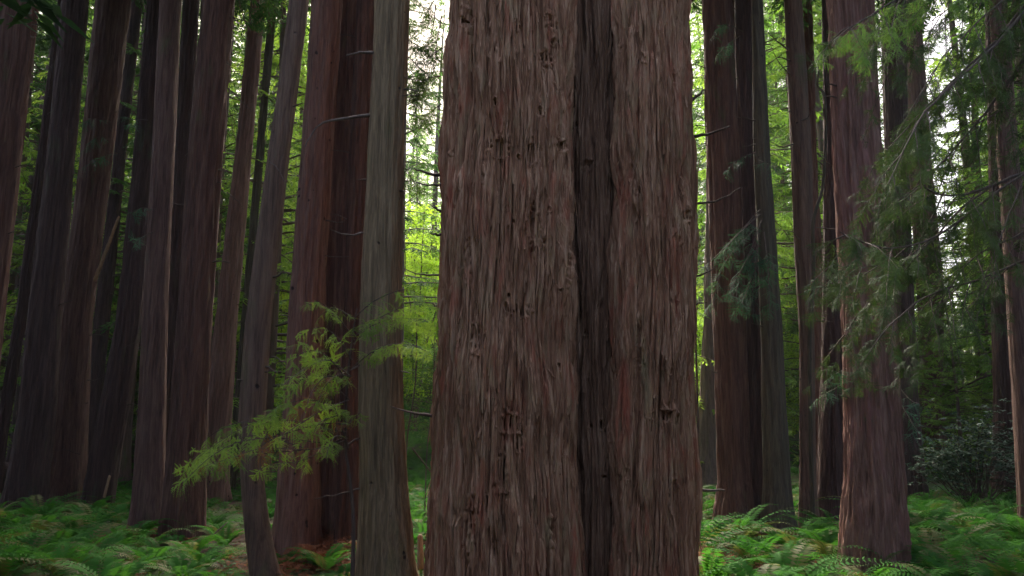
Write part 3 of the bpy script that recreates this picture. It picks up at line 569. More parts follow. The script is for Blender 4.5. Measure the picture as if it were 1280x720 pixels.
# ------------------------------------------------------------------ the yellow green redwood sapling
sp_base = np.array([at(441, 700, 9.3)[0], 9.3, 0.0]); sp_base[2] = float(gz(sp_base[0], 9.3))
sapling = empty('redwood_sapling', sp_base)
tag(sapling, 'young redwood sapling with yellow green and rusty sprays before the trunk trio', 'sapling')
g = Geo(); P = curve([sp_base + [0, 0, -.1], at(442, 660, 9.3), at(438, 605, 9.3), at(432, 555, 9.3), at(434, 480, 9.3), at(441, 420, 9.3), at(446, 385, 9.3)], 24)
g.add(*tube(P - sp_base, .026 * np.linspace(1, .3, 24), 8)); link('trunk', g.mesh('trunk', M['twig'], True), sapling)
SB = [([(434, 545), (400, 560), (350, 565), (300, 570), (262, 580), (232, 600)], 30, .9, 'sapling', .6), ([(434, 540), (400, 535), (360, 525), (315, 530), (270, 555), (238, 580)], 32, .9, 'sapling', .7),
      ([(436, 520), (410, 505), (380, 500), (345, 510), (320, 528)], 24, .85, 'sapling', .6), ([(437, 500), (415, 480), (395, 470), (372, 478), (360, 500)], 20, .8, 'sapling', .5),
      ([(438, 480), (418, 455), (400, 440), (380, 440), (366, 452)], 20, .8, 'sapling', .5), ([(440, 450), (425, 425), (405, 410), (385, 412)], 16, .75, 'sapling', .4),
      ([(442, 430), (460, 410), (485, 400), (510, 398), (532, 405)], 38, .85, 'sapling', .4), ([(444, 420), (470, 400), (500, 385), (528, 380)], 26, .8, 'sapling', .5), ([(440, 460), (465, 440), (490, 430), (515, 432), (535, 440)], 30, .75, 'sapling', .5),
      ([(436, 530), (445, 520), (452, 515)], 5, .6, 'sapling', .2), ([(434, 548), (420, 545), (412, 556), (408, 572)], 10, .7, 'sapling', .6), ([(436, 515), (420, 520), (400, 528), (390, 545)], 14, .8, 'sapling', .5),
      ([(434, 550), (390, 562), (330, 560), (290, 572), (250, 585)], 16, .8, 'rust', .8), ([(436, 530), (400, 530), (350, 545), (320, 560)], 14, .8, 'rust', .8), ([(438, 480), (410, 470), (390, 490), (380, 520)], 12, .7, 'rust', .8),
      ([(444, 400), (430, 390), (415, 385), (400, 395)], 10, .7, 'sapling', .3), ([(380, 560), (330, 545), (290, 550), (262, 565)], 18, .8, 'sapling', .3), ([(300, 560), (270, 560), (245, 570), (228, 585)], 12, .75, 'sapling', .2),
      ([(436, 500), (405, 512), (375, 530), (352, 545)], 16, .8, 'sapling', .6), ([(439, 470), (420, 470), (405, 485), (398, 505)], 14, .75, 'sapling', .6)]
SB += [([(436, 560), (415, 500), (395, 450), (370, 425)], 20, .75, 'sapling', .7), ([(438, 470), (410, 450), (380, 462), (355, 480)], 16, .75, 'sapling', .9), ([(420, 556), (350, 548), (300, 552), (262, 572), (228, 604)], 22, .8, 'sapling', 1.0),
       ([(330, 530), (300, 528), (270, 540), (245, 560)], 12, .7, 'sapling', .2), ([(443, 425), (425, 400), (400, 378), (382, 380)], 14, .7, 'sapling', .5), ([(445, 395), (470, 375), (505, 362), (530, 370)], 16, .7, 'sapling', .3), ([(434, 545), (380, 575), (340, 580), (320, 590)], 14, .7, 'sapling', .5)]
for pts, k, s_, mt, dy in SB: leafy(sapling, pts, 9.3, dy * 1.3, int(k * .68), s_ * .78, mt, SPR, .008, name='branch', down=.42, start=.12, spread=1.2, face=(0, -.8, .55), fn=.33)

# ------------------------------------------------------------------ conifer reaching in from the right
rx = at(1352, 400, 8.2)[0]; rb = np.array([rx, 8.2, float(gz(rx, 8.2))])
hem = empty('hemlock_tree', rb); tag(hem, 'conifer just out of sight whose dark twiggy boughs hang across the right side', 'tree')
g = Geo(); P = curve([rb + [0, 0, -.2], rb + [0, 0, 5], rb + [.1, 0, 12], rb + [.1, .1, 20]], 20); g.add(*tube(P - rb, .17 * np.linspace(1.1, .4, 20), 16)); link('trunk', g.mesh('trunk', M['dark'], True), hem)
link('crown', crownmeshes[1], hem, (0, 0, 9.6), 1.0, (.7, .7, .8))
def hbough(pts, dy, r0, subs, size, mats=('needle', 'needle'), Y=8.2, down=.5, tpl=SPR, dens=1.0):
    """main bough > side boughs with hanging sprays"""
    P = np.array([at(px, py, Y - dy * k / (len(pts) - 1)) for k, (px, py) in enumerate(pts)]); n = 22; C = curve(P, n, .004)
    g = Geo(); g.add(*tube(C - rb, r0 * np.linspace(1, .22, n), 6), 0); t = np.linspace(0, 1, n); G_ = np.gradient(C, axis=0)
    for j in range(subs):
        f = .12 + .88 * (j + rng.random()) / subs; p = np.array([np.interp(f, t, C[:, c]) for c in range(3)]); tn = np.array([np.interp(f, t, G_[:, c]) for c in range(3)]); tn /= np.linalg.norm(tn)
        sv = np.cross(tn, [0, 0, 1.]); sv /= np.linalg.norm(sv); s = 1 if j % 2 else -1
        d = tn * rng.uniform(.5, 1) + sv * s * rng.uniform(.2, .8) + np.array([0, 0, -1]) * rng.uniform(.2, 1.0) * down * 1.4; d /= np.linalg.norm(d)
        L = (.85 - .35 * f) * rng.uniform(.6, 1.4); m = 8; tt = np.linspace(0, 1, m)
        Q = p + d * (L * tt)[:, None] + np.array([0, 0, -.25 * L]) * (tt ** 2)[:, None] + rng.normal(0, .008, (m, 3)) * tt[:, None]
        g.add(*tube(Q - rb, .0065 * np.linspace(1, .3, m), 4), 0)
        k = int(13 * dens * L / .5) + 1; ff = rng.uniform(.15, 1, k); pos = np.stack([np.interp(ff, tt, Q[:, c]) for c in range(3)], 1)
        dd = d * .6 + rng.normal(0, .5, (k, 3)) + np.array([0, 0, -.35]); up = np.array([0, -.5, .8]) + rng.normal(0, .4, (k, 3)); tv, tf = tpl[j % len(tpl)]
        stamp(g, tv, tf, pos - rb, frames(dd, up), size * rng.uniform(.4, .95, k), 1 if rng.random() < .98 else 2)
    link('branch', g.mesh('branch', [M['twig'], M[mats[0]], M[mats[1]]]), hem)
MH = ('needle_deep', 'rust')
hbough([(1345, -60), (1290, -6), (1250, 45), (1205, 88), (1165, 128), (1120, 175)], 1.0, .022, 16, .62, ('hemlock', 'rust'))
hbough([(1345, -40), (1290, 5), (1240, 60), (1195, 100), (1150, 150), (1110, 230)], 1.6, .020, 15, .62, ('hemlock', 'hemlock'))
hbough([(1350, 190), (1285, 214), (1240, 232), (1200, 244), (1165, 240), (1140, 215)], .8, .024, 13, .6, ('hemlock', 'rust'), down=.9)
hbough([(1240, 232), (1200, 262), (1165, 300), (1130, 325), (1080, 335), (1040, 330)], .8, .014, 14, .6, ('hemlock', 'rust'), down=.5)
hbough([(1350, 180), (1260, 230), (1180, 290), (1120, 310), (1070, 300), (1050, 290)], 1.6, .016, 15, .62, ('hemlock', 'hemlock'), down=.5)
hbough([(1350, 300), (1270, 330), (1220, 350), (1170, 365), (1130, 390), (1100, 420)], 1.2, .016, 14, .55, ('hemlock', 'hemlock'), down=.6, dens=.7)
hbough([(1350, -120), (1280, -50), (1200, -20), (1130, -5), (1080, 25), (1050, 40)], 1.4, .02, 18, .62, ('needle', 'hemlock'), down=.4)
hbough([(1350, -20), (1290, 60), (1240, 130), (1190, 190), (1150, 230), (1110, 260)], .5, .02, 15, .6, ('hemlock', 'rust'), down=.6)
hbough([(1350, 130), (1300, 180), (1250, 300), (1240, 360)], .9, .012, 8, .5, ('hemlock', 'rust'), down=.8, dens=.6)
hbough([(1180, 240), (1150, 300), (1110, 350), (1075, 390), (1055, 420)], .3, .010, 10, .55, ('hemlock', 'hemlock'), down=.6, dens=.8)

for pts, dy, n_, dn in [([(1350, -160), (1290, -40), (1230, 20), (1180, 70), (1150, 120)], 1.0, 18, .9), ([(1350, -100), (1300, -60), (1220, -10), (1160, 30), (1110, 90)], .4, 18, .9), ([(1350, -150), (1250, -60), (1170, -30), (1110, 10), (1090, 60)], .2, 18, .9),
                        ([(1350, 60), (1290, 110), (1230, 150), (1180, 180), (1140, 250)], .2, 12, .6), ([(1200, 95), (1150, 150), (1110, 220), (1090, 300)], -.3, 16, .9), ([(1350, 240), (1280, 290), (1220, 320), (1180, 370), (1160, 420)], .6, 14, .7), ([(1350, -60), (1310, -20), (1270, 30), (1250, 90)], .3, 10, .8)]:
    hbough(pts, dy, .014, n_, .55, ('hemlock', 'rust' if n_ == 16 else 'hemlock'), down=.7, dens=dn)
# ------------------------------------------------------------------ conifers behind
protos = []
specs = [(34, 4.0, .32, .08, 150, 11, 'needle_deep'), (40, 4.4, .38, .12, 165, 12, 'needle_deep'), (27, 4.0, .22, .05, 130, 13, 'needle_bright'), (36, 3.8, .32, .16, 140, 14, 'needle_bright'), (20, 3.4, .16, .03, 110, 15, 'needle_bright')]
for Ht, rad, r0, zl, nb, sd_, mt in specs:
    tg, cg = conifer(Ht, rad, r0, zl, nb, sd_, card=(.21, .062), twig=1.0)
    protos.append((tg.mesh('trunk', M['far'], True), cg.mesh('crown', [M['twig'], M[mt]])))
G_B = 'conifers filling the forest behind'
PXT = [200, 206]
def place(i, x, y, s, rz, name='conifer_tree', label='conifer with drooping green boughs in the forest behind the trunks', group=G_B):
    if label.startswith('conifer with drooping'):
        tone = ('deep green', 'deep green tall', 'fresh green bushy', 'fresh green tall', 'fresh green small')[i]; q = 640 + x / y * 1000
        wh = 'between the slanting trunks at the far left' if q < 230 else 'behind the knotty leaning trunk and its neighbours' if q < 480 else 'beyond the gap left of the giant' if q < 565 else 'just right of the giant' if q < 980 else 'between the lone knotty trunk and the pinkish redwood' if q < 1090 else 'behind the hanging twigs on the right'
        label = tone + ' conifer ' + wh; group = 'conifers ' + wh
    r = empty(name, (x, y, float(gz(x, y)) - .1), rz); r.scale = (s, s, s); tag(r, label, 'tree', group)
    link('trunk', protos[i][0], r); link('crown', protos[i][1], r)
R2 = np.random.default_rng(21); pts_ = []
tries = 0
while len(pts_) < 215 and tries < 20000:
    tries += 1
    y = 27 + 75 * R2.random() ** 1.25; x = R2.uniform(-.74, .74) * y
    px = 640 + x / y * 1000 / 1.0
    i = int(R2.choice([0, 0, 1, 1, 2, 3, 4])) if px < 640 else int(R2.integers(0, 5)); s = R2.uniform(.75, 1.15)
    if 560 < px < 850 and R2.random() < .93: continue      # hidden behind the giant
    if 385 < px < 505 and y > 36: continue                     # behind the trio, open to the light
    wpx = 3.6 * s / y * 1000
    if abs(px - 528) < 14 + wpx * .75: continue                 # clearing seen left of the giant
    if abs(px - 868) < 10 + wpx * .45 and y < 60: continue
    if abs(px - 1195) < 32 + wpx * .5 and y < 85: continue
    if y < 33 and abs(px - 1200) < 90: continue
    if any((x - a) ** 2 + (y - b) ** 2 < 2.2 ** 2 for a, b in pts_): continue
    pts_.append((x, y)); place(i, x, y, s, R2.uniform(0, 6.28))
# the few that show in the clearing left of the giant
place(0, at(541, 400, 48)[0], 48, .8, 1.0, label='dark drooping conifer behind the giant, its boughs crossing the bright gap')
place(1, at(497, 400, 33)[0], 33, .8, 2.0, label='conifer whose dark boughs hang behind the pale grey tan trunk')
for k, (px, y, s_, i) in enumerate([(1195, 31, .45, 4), (1225, 36, .5, 4), (1165, 40, .5, 2), (1250, 33, .55, 4), (1205, 44, .42, 2), (1180, 52, .42, 0), (1230, 50, .45, 4), (1140, 30, .5, 4), (1275, 40, .6, 4)]):
    place(i, at(px, 500, y)[0], y, s_, k * 1.3, name='young_conifer', label='young low conifer filling the space behind the rhododendron bush', group='young conifers behind the rhododendron')
for px, y, s_, i in [(1219, 41, 1.0, 3), (1168, 52, 1.1, 1)]: place(i, at(px, 400, y)[0], y, s_, px)

for k, (px, y, s_, i) in enumerate([(516, 72, .95, 2), (536, 80, 1.0, 2), (549, 66, .8, 4), (524, 98, 1.15, 2), (543, 108, 1.2, 3), (508, 88, 1.0, 3), (530, 120, 1.15, 0), (866, 60, .8, 2), (872, 75, .8, 4), (868, 95, 1., 2), (1190, 80, .7, 4), (1208, 92, .8, 2), (1175, 98, .8, 4)]):
    place(i, at(px, 400, y)[0], y, s_, k * 1.9)
for pts in [[(498, 40), (518, 55), (545, 66)], [(500, 62), (520, 80), (540, 100)], [(550, 95), (530, 100), (512, 118)], [(498, 100), (515, 112), (530, 132)], [(552, 60), (535, 72), (520, 80)], [(500, 90), (512, 100), (522, 150)], [(552, 130), (540, 138), (528, 150)], [(498, 200), (510, 215), (522, 236)], [(495, -30), (520, 0), (548, 25)], [(555, -20), (538, 8), (520, 40)], [(498, 10), (510, 30), (515, 60)], [(552, 20), (545, 60), (540, 110)], [(545, 5), (540, 40), (528, 70)]]:
    leafy(T['l12'], pts, 12.8, -.6, 15, .95, 'hemlock', SPR_S, .012, name='branch')
# ------------------------------------------------------------------ broadleaf understory
def broad(Ht, rad, nl, seed, lf=(.11, .062)):
    global rng
    keep = rng; rng = np.random.default_rng(seed); g = Geo(); c = Geo()
    stems = 4
    for k in range(stems):
        az = k * 2 * pi / stems + rng.uniform(-.4, .4); sp = rng.uniform(.15, .45) * rad
        P = curve([(0, 0, -.2), (cos(az) * sp * .3, sin(az) * sp * .3, Ht * .35), (cos(az) * sp, sin(az) * sp, Ht * .7), (cos(az) * sp * 1.5, sin(az) * sp * 1.5, Ht * .97)], 14, .03)
        g.add(*tube(P, .05 * np.linspace(1, .2, 14), 6))
        for b in range(13):
            f = rng.uniform(.15, 1); p = P[int(f * 13)]; a2 = rng.uniform(0, 2 * pi); L = rad * rng.uniform(.4, .9) * (1.1 - f * .5)
            d = np.array([cos(a2), sin(a2), rng.uniform(.0, .6)]); n = 7; t = np.linspace(0, 1, n)
            Q = p + d * (L * t)[:, None] + np.array([0, 0, -.15 * L]) * (t ** 2)[:, None]; g.add(*tube(Q, .016 * np.linspace(1, .3, n), 4))
            m = nl // (stems * 13); ff = rng.uniform(.1, 1, m); pos = np.stack([np.interp(ff, t, Q[:, q]) for q in range(3)], 1) + rng.normal(0, .20, (m, 3)) * np.array([1, 1, .55])
            dd = rng.normal(0, 1, (m, 3)) * np.array([1, 1, .4]) + [0, 0, -.3]; up = np.array([0, 0, 1.]) + rng.normal(0, .45, (m, 3))
            tv, tf = leaf_card(lf[0], lf[1] / lf[0], .06); stamp(c, tv, tf, pos, frames(dd, up), rng.uniform(.6, 1.2, m))
    rng = keep; return g, c
bp = []
for Ht, rad, nl, sd_, mt in [(8, 2.6, 15000, 31, 'broad'), (5.5, 2.3, 12000, 32, 'broad'), (4, 2.2, 10000, 33, 'broadmid'), (9, 2.8, 15000, 34, 'broadmid')]:
    a_, b_ = broad(Ht, rad, nl, sd_); bp.append((a_.mesh('trunk', M['twig'], True), b_.mesh('crown', M[mt])))
def bplace(i, x, y, s, rz, label, group):
    r = empty('broadleaf_tree' if i in (0, 3) else 'leafy_shrub', (x, y, float(gz(x, y)) - .05), rz); r.scale = (s, s, s); tag(r, label, 'tree' if i in (0, 3) else 'shrub', group)
    link('trunk', bp[i][0], r); link('crown', bp[i][1], r)
for k in range(95):
    y = 31 + 52 * R2.random(); x = R2.uniform(-.72, .72) * y; px = 640 + x / y * 1000
    if 565 < px < 850: continue
    if px > 1020: i = int(R2.integers(2, 4))
    else: i = int(R2.integers(0, 3))
    if px > 1020 and y < 36: continue
    if i == 3: lab, gr = 'mid green broadleaf tree among the conifers behind', 'mid green broadleaf trees behind'
    elif i == 2: lab, gr = 'mid green leafy shrub on the slope behind the trunks', 'mid green shrubs behind'
    elif i == 0: lab, gr = 'bright yellow green broadleaf tree beyond the trunks', 'bright broadleaf trees behind'
    else: lab, gr = 'bright yellow green shrub beyond the trunks', 'bright shrubs behind'
    bplace(i, x, y, R2.uniform(.8, 1.35), R2.uniform(0, 6.28), lab, gr)
for k, (px, y) in enumerate([(520, 44), (538, 50), (510, 56), (530, 62), (545, 70), (515, 76), (528, 88), (527, 100), (545, 92), (505, 90), (522, 38), (542, 42), (534, 52), (519, 64), (546, 58), (512, 48), (550, 48)]):
    bplace(k % 2, at(px, 400, y)[0], y, 1.35, k * 1.1, 'bright yellow green broadleaf growth in the gap left of the giant', 'leafy growth in the gap')

# ------------------------------------------------------------------ rhododendron
def rhodo(px0, px1, Y, Ht, label):
    x0, x1 = at(px0, 560, Y)[0], at(px1, 560, Y)[0]; cx = (x0 + x1) / 2; base = np.array([cx, Y, float(gz(cx, Y))])
    root = empty('rhododendron_bush', base); tag(root, label, 'shrub'); g = Geo(); c = Geo(); W = (x1 - x0) / 2
    for k in range(46):
        a = rng.uniform(0, 2 * pi); rr = W * math.sqrt(rng.random()); end = np.array([cos(a) * rr, sin(a) * rr * .6, Ht * (1 - .55 * (rr / W) ** 2) * rng.uniform(.55, 1.05)])
        P = curve([(0, 0, -.1) + rng.normal(0, .2, 3) * [1, 1, 0], end * [.5, .5, .4], end], 8, .03); g.add(*tube(P, .022 * np.linspace(1, .3, 8), 5))
        for q in range(16):
            p = end + rng.normal(0, .30, 3) * [1, 1, .8]; p[2] = max(p[2], .15)
            m = 9; aa = np.arange(m) * 2 * pi / m + rng.random(); dd = np.stack([np.cos(aa), np.sin(aa), rng.uniform(-.5, .5, m)], 1); up = np.array([0, 0, 1.]) + rng.normal(0, .3, (m, 3))
            tv, tf = leaf_card(.13, .32, .05); stamp(c, tv, tf, np.repeat(p[None], m, 0), frames(dd, up), rng.uniform(.7, 1.15, m))
    link('stem', g.mesh('stem', M['twig'], True), root); link('foliage', c.mesh('foliage', M['rhodo']), root)
rhodo(1150, 1275, 21, 2.3, 'dark glossy rhododendron bush at the far edge of the right fern patch')
rhodo(1262, 1360, 23, 2.6, 'dark glossy bush cut off by the right edge behind the ferns')

# ------------------------------------------------------------------ logs, sticks
def log(name, label, cat, A, B, r, mat, n=24, jag=True):
    A, B = np.array(A, float), np.array(B, float); mid = (A + B) / 2; t = np.linspace(0, 1, n); P = A + (B - A) * t[:, None] + rng.normal(0, r * .04, (n, 3))
    R = r * (1 - .25 * t) * (1 + rng.normal(0, .03, n)); R[0] *= .8; R[-1] *= .45
    V, Q = tube(P - mid, R, 16); V = V + noise(V[:, 0] * 4, V[:, 1] * 4, V[:, 2] * 4)[:, None] * r * .12 * np.sign(V)
    V = np.vstack([V, (P[0] - mid)[None], (P[-1] - mid)[None]]); k = len(V); e0 = np.array([[j, (j + 1) % 16, k - 2] for j in range(16)])[:, ::-1]; b0 = (n - 1) * 16; e1 = np.array([[b0 + j, b0 + (j + 1) % 16, k - 1] for j in range(16)])
    o = link(name, mesh_np(name, V, [Q, np.vstack([e0, e1])], M[mat], True), None, mid); tag(o, label, cat); return o
a_ = at(-110, 575, 22.5); b_ = at(70, 575, 24.5); a_[2] = gz(a_[0], 22.5) + .62; b_[2] = gz(b_[0], 24.5) + .55
log('fallen_log', 'thick dark fallen log lying behind the leftmost ferns', 'log', a_, b_, .62, 'dark')
log('broken_stick', 'pale broken stick leaning between two dark trunks on the left', 'stick', at(118, 352, 19.5), at(149, 270, 19.3), .045, 'wood')
log('broken_stub', 'short orange brown splintered stub standing by the slanting dark trunk', 'stub', at(130, 622, 19.2), at(137, 594, 19.2), .035, 'wood')
log('broken_stub', 'splintered pale stub between the slim red trunk and the black trunk', 'stub', at(1021, 650, 17.5), at(1022, 606, 17.5), .06, 'wood')
log('broken_stub', 'reddish rotten stub in the gap between the tan trunk and the giant', 'stub', at(526, 712, 11.5), at(525, 668, 11.5), .05, 'wood')
for k, (A_, B_, lab) in enumerate([((232, 700), (285, 652), 'thin bare stick slanting over ferns below the left trunks'), ((515, 560), (545, 598), 'thin bare stick slanting in the gap beside the giant')]):
    y0 = 13.0; log('bare_stick', lab, 'stick', at(*A_, y0), at(*B_, y0 + .6), .014, 'twig', n=10)
# slim saplings in the gap
for lab, pts, Y, r in [('slim bare sapling bowed in the gap left of the giant', [(521, 400), (519, 480), (510, 540), (506, 600)], 16, .022),
                       ('hair thin upright sapling close to the left side of the giant', [(543, 420), (541, 500), (534, 560), (531, 640)], 17, .016),
                       ('slim straight sapling between the giant and the dim grey trunk', [(869, 350), (870, 430), (872, 510), (874, 620)], 18, .035)]:
    simple_stem('slender_sapling', lab, 'sapling', pts, Y, r, 'twig', n=18)

# ------------------------------------------------------------------ ferns
def frond(L, arch, w_, npin, r):
    """one arching frond along +x: rachis and pinnae; returns V,T"""
    V = []; Tn = []; n = 0
    f = np.linspace(0, 1, 13); a0 = arch; ang = a0 - f ** 1.3 * (a0 + .35 + r.uniform(0, .6)); dx = np.cumsum(np.cos(ang)) / 13 * L; dz = np.cumsum(np.sin(ang)) / 13 * L
    P = np.stack([dx - dx[0], np.zeros(13), dz - dz[0]], 1)
    rv, rq = tube(P, .0035 * (1.1 - f), 3); V.append(rv); n = len(rv); Tn = [np.vstack([rq[:, [0, 1, 2]], rq[:, [0, 2, 3]]])]
    g = (np.arange(npin) + 1.5) / (npin + 1.5); pos = np.stack([np.interp(g, f, P[:, c]) for c in range(3)], 1)
    tn = np.stack([np.interp(g, f, np.gradient(P[:, c])) for c in range(3)], 1); tn /= np.linalg.norm(tn, axis=1)[:, None]
    Lp = 1.15 * w_ * np.clip(np.minimum(g / .22 * .5 + .5, 1), 0, 1) * np.clip((1.02 - g) / .55, .0, 1) ** .7
    tv, tf = leaf_card(1, .27, .0)
    for s in (-1, 1):
        d = np.array([0, s, 0.]) + tn * .35 + np.array([0, 0, -.12]) + r.normal(0, .06, (npin, 3)); up = np.cross(tn, [0, 1., 0]) * -1 + np.array([0, 0, .3])
        Rm = frames(d, up); k = npin; VV = np.einsum('kij,vj->kvi', Rm, tv) * Lp[:, None, None] + pos[:, None]
        V.append(VV.reshape(-1, 3)); Tn.append((tf[None] + (np.arange(k) * 4)[:, None, None]).reshape(-1, 3) + n); n += k * 4
    return np.vstack(V), np.vstack(Tn)
def fern_mesh(seed, nf, L, mat, mat2, flat=0.):
    r = np.random.default_rng(seed); g = Geo()
    for k in range(nf):
        az = k * 2 * pi / nf * 1.0 + r.uniform(-.35, .35); V, T_ = frond(L * r.uniform(.65, 1.1), r.uniform(.9, 1.45) - flat, .115 * r.uniform(.85, 1.2), 22, r)
        c, s = cos(az), sin(az); tw = r.uniform(-.25, .25); V = V @ np.array([[1, 0, 0], [0, cos(tw), sin(tw)], [0, -sin(tw), cos(tw)]])
        V = V @ np.array([[c, s, 0], [-s, c, 0], [0, 0, 1]]); g.add(V + [.04 * c, .04 * s, 0], T_, 1 if r.random() < .14 else 0)
    return g.mesh('sword_fern', [M[mat], M[mat2]])
ferns = [fern_mesh(60, 14, 1.2, 'fern', 'fern_olive'), fern_mesh(61, 12, 1.0, 'fern', 'fern_olive', .15), fern_mesh(62, 15, 1.3, 'fern', 'fern_olive', .1), fern_mesh(63, 10, .9, 'fern', 'fern_olive', .3), fern_mesh(64, 11, .9, 'fern_olive', 'fern', .25)]
R3 = np.random.default_rng(5)
trunk_xy = [(r.location[0], r.location[1]) for r in T.values()] + [(-.4, 9.6), (.9, 10), (1.7, 9.8)]
FL = {'sparse': ('green sword fern on the floor below the left trunks', 'sword ferns below the left trunks'),
      'mid': ('green sword fern in the patch just right of the giant foot', 'sword ferns right of the giant'),
      'right': ('green sword fern in the dense patch at the lower right', 'sword ferns in the right patch'),
      'gap': ('small sword fern in the gap between the tan trunk and the giant', 'sword ferns in the gap')}
placed = []
def put_fern(x, y, i, s, key=None):
    px = 640 + x / y * 1000
    key = key or ('sparse' if px < 500 else 'gap' if px < 700 else 'mid' if px < 1090 else 'right')
    o = link('sword_fern', ferns[i], None, (x, y, float(gz(x, y)) - .02), R3.uniform(0, 6.28), s); o.rotation_euler = (R3.uniform(-.12, .12), R3.uniform(-.12, .12), R3.uniform(0, 6.28))
    kind_ = ('green', 'loose green', 'large lush green', 'small green', 'old olive')[i]
    if key == 'sparse': key2 = 'below the dark far left trunks' if px < 190 else 'below the yellow green sapling'
    elif key == 'mid': key2 = 'just right of the giant foot' if px < 960 else 'around the foot of the pinkish redwood'
    elif key == 'right': key2 = 'before the rhododendron bush'
    else: key2 = 'in the gap left of the giant'
    far_ = 'farther back' if y > 15 else 'nearer the front'
    tag(o, kind_ + ' sword fern ' + key2 + ', ' + far_, 'fern', 'sword ferns ' + key2); placed.append((x, y)); return o
for px, py, i, s in [(30, 700, 2, 1.0), (70, 690, 0, 1.0), (100, 680, 2, 1.05), (130, 690, 1, 1.), (185, 700, 0, .85), (405, 705, 1, .85), (430, 712, 3, .8), (940, 700, 0, 1.0), (890, 670, 2, 1.), (985, 705, 0, 1.), (1000, 712, 2, .9),
                     (1170, 705, 2, 1.1), (1220, 690, 0, 1.1), (1265, 700, 2, 1.1), (1130, 712, 0, .9), (1085, 722, 1, .8), (60, 640, 1, .9), (100, 650, 4, 1.), (20, 660, 4, .8), (145, 650, 1, .9), (930, 668, 0, .9)]:
    yc = (360 - py) / F; tn = (sin(PITCH) + yc * cos(PITCH)) / (cos(PITCH) - yc * sin(PITCH)); Y = min(-(H_CAM - .1) / tn, 40)
    put_fern((px - 640) / F / (cos(PITCH) - yc * sin(PITCH)) * Y, Y, i, s)
for px, y, i, s in [(512, 13.5, 1, .8), (530, 14.5, 0, .8), (545, 13, 3, .8), (520, 16, 2, .8), (540, 17.5, 0, .9), (508, 18.5, 1, .9), (528, 19.5, 2, .9), (548, 20.5, 0, .9), (515, 22, 0, 1.), (535, 23.5, 2, 1.), (505, 25, 1, 1.), (525, 26.5, 0, 1.), (545, 27, 2, 1.), (535, 12, 3, .6), (205, 12.2, 0, .75), (245, 13, 1, .8), (262, 11.6, 2, .7), (225, 14.2, 3, .8), (285, 14, 0, .8), (290, 12.6, 4, .75), (335, 15, 1, .8), (268, 16, 2, .8), (238, 10.9, 1, .8), (190, 13.4, 2, .8), (175, 11.6, 1, .8), (360, 12, 3, .7), (278, 10.6, 3, .8)]:
    put_fern((px - 640) / 1000 / 1.03 * y, y, i, s)
tr = 0
while len(placed) < 299 and tr < 20000:
    tr += 1; y = 9.4 + 15.5 * R3.random() ** 1.2; x = R3.uniform(-.72, .72) * y; px = 640 + x / y * 1000
    if 545 < px < 850: continue
    if any((x - a) ** 2 + (y - b) ** 2 < .55 ** 2 for a, b in trunk_xy): continue
    dmin = (.5 if px > 1090 else .58 if px > 850 or px < 190 else .72) + (.14 if y < 14 else 0)
    if any((x - a) ** 2 + (y - b) ** 2 < dmin ** 2 for a, b in placed): continue
    if 190 < px < 500 and R3.random() < .35: continue
    if px < 500 and y > 16 and R3.random() < .5: continue
    if px > 1090 and y > 21: continue
    if 200 < px < 500: i = int(R3.choice([1, 3, 4, 4])); s = R3.uniform(.5, .85)
    else: i = int(R3.choice([0, 1, 2, 3, 4, 0, 2])); s = R3.uniform(1.0, 1.4) if y < 15 else R3.uniform(.75, 1.1)
    put_fern(x, y, i, s)
# far ferns, one mass
def far_ferns():
    r = np.random.default_rng(8); g = Geo(); tpl = []
    for k in range(3):
        Vs = []; Ts = []; n = 0
        for q in range(9):
            V, T_ = frond(.85 * r.uniform(.7, 1.1), r.uniform(.5, 1.1), .09, 12, r); az = q * .7 + r.uniform(-.3, .3); V = V @ np.array([[cos(az), sin(az), 0], [-sin(az), cos(az), 0], [0, 0, 1]]); Vs.append(V); Ts.append(T_ + n); n += len(V)
        tpl.append((np.vstack(Vs), np.vstack(Ts)))
    k = 3600; y = 12 + 46 * r.random(k) ** 1.1; x = r.uniform(-1.05, 1.05, k) * y; y = np.where((np.abs(x) < .74 * y) & (y < 20), y + 12, y); x[:420] = r.uniform(-.15, -.085, 420) * y[:420]; px = 640 + x / y * 1000; ok = y > 11; x, y = x[ok], y[ok]; k = len(x); z = gz(x, y)
    az = r.uniform(0, 6.28, k); T_ = np.stack([np.cos(az), np.sin(az), 0 * az], 1); up = np.array([0, 0, 1.]) + r.normal(0, .1, (k, 3)); Rm = frames(T_, up)
    for q in range(3):
        m = np.arange(k) % 3 == q; stamp(g, *tpl[q], np.stack([x, y, z], 1)[m], Rm[m], r.uniform(.7, 1.2, m.sum()))
    tag(link('undergrowth', g.mesh('undergrowth', [M['fern']])), 'ferny undergrowth covering the forest floor and slope behind the trunks', 'undergrowth', kind='stuff')
far_ferns()
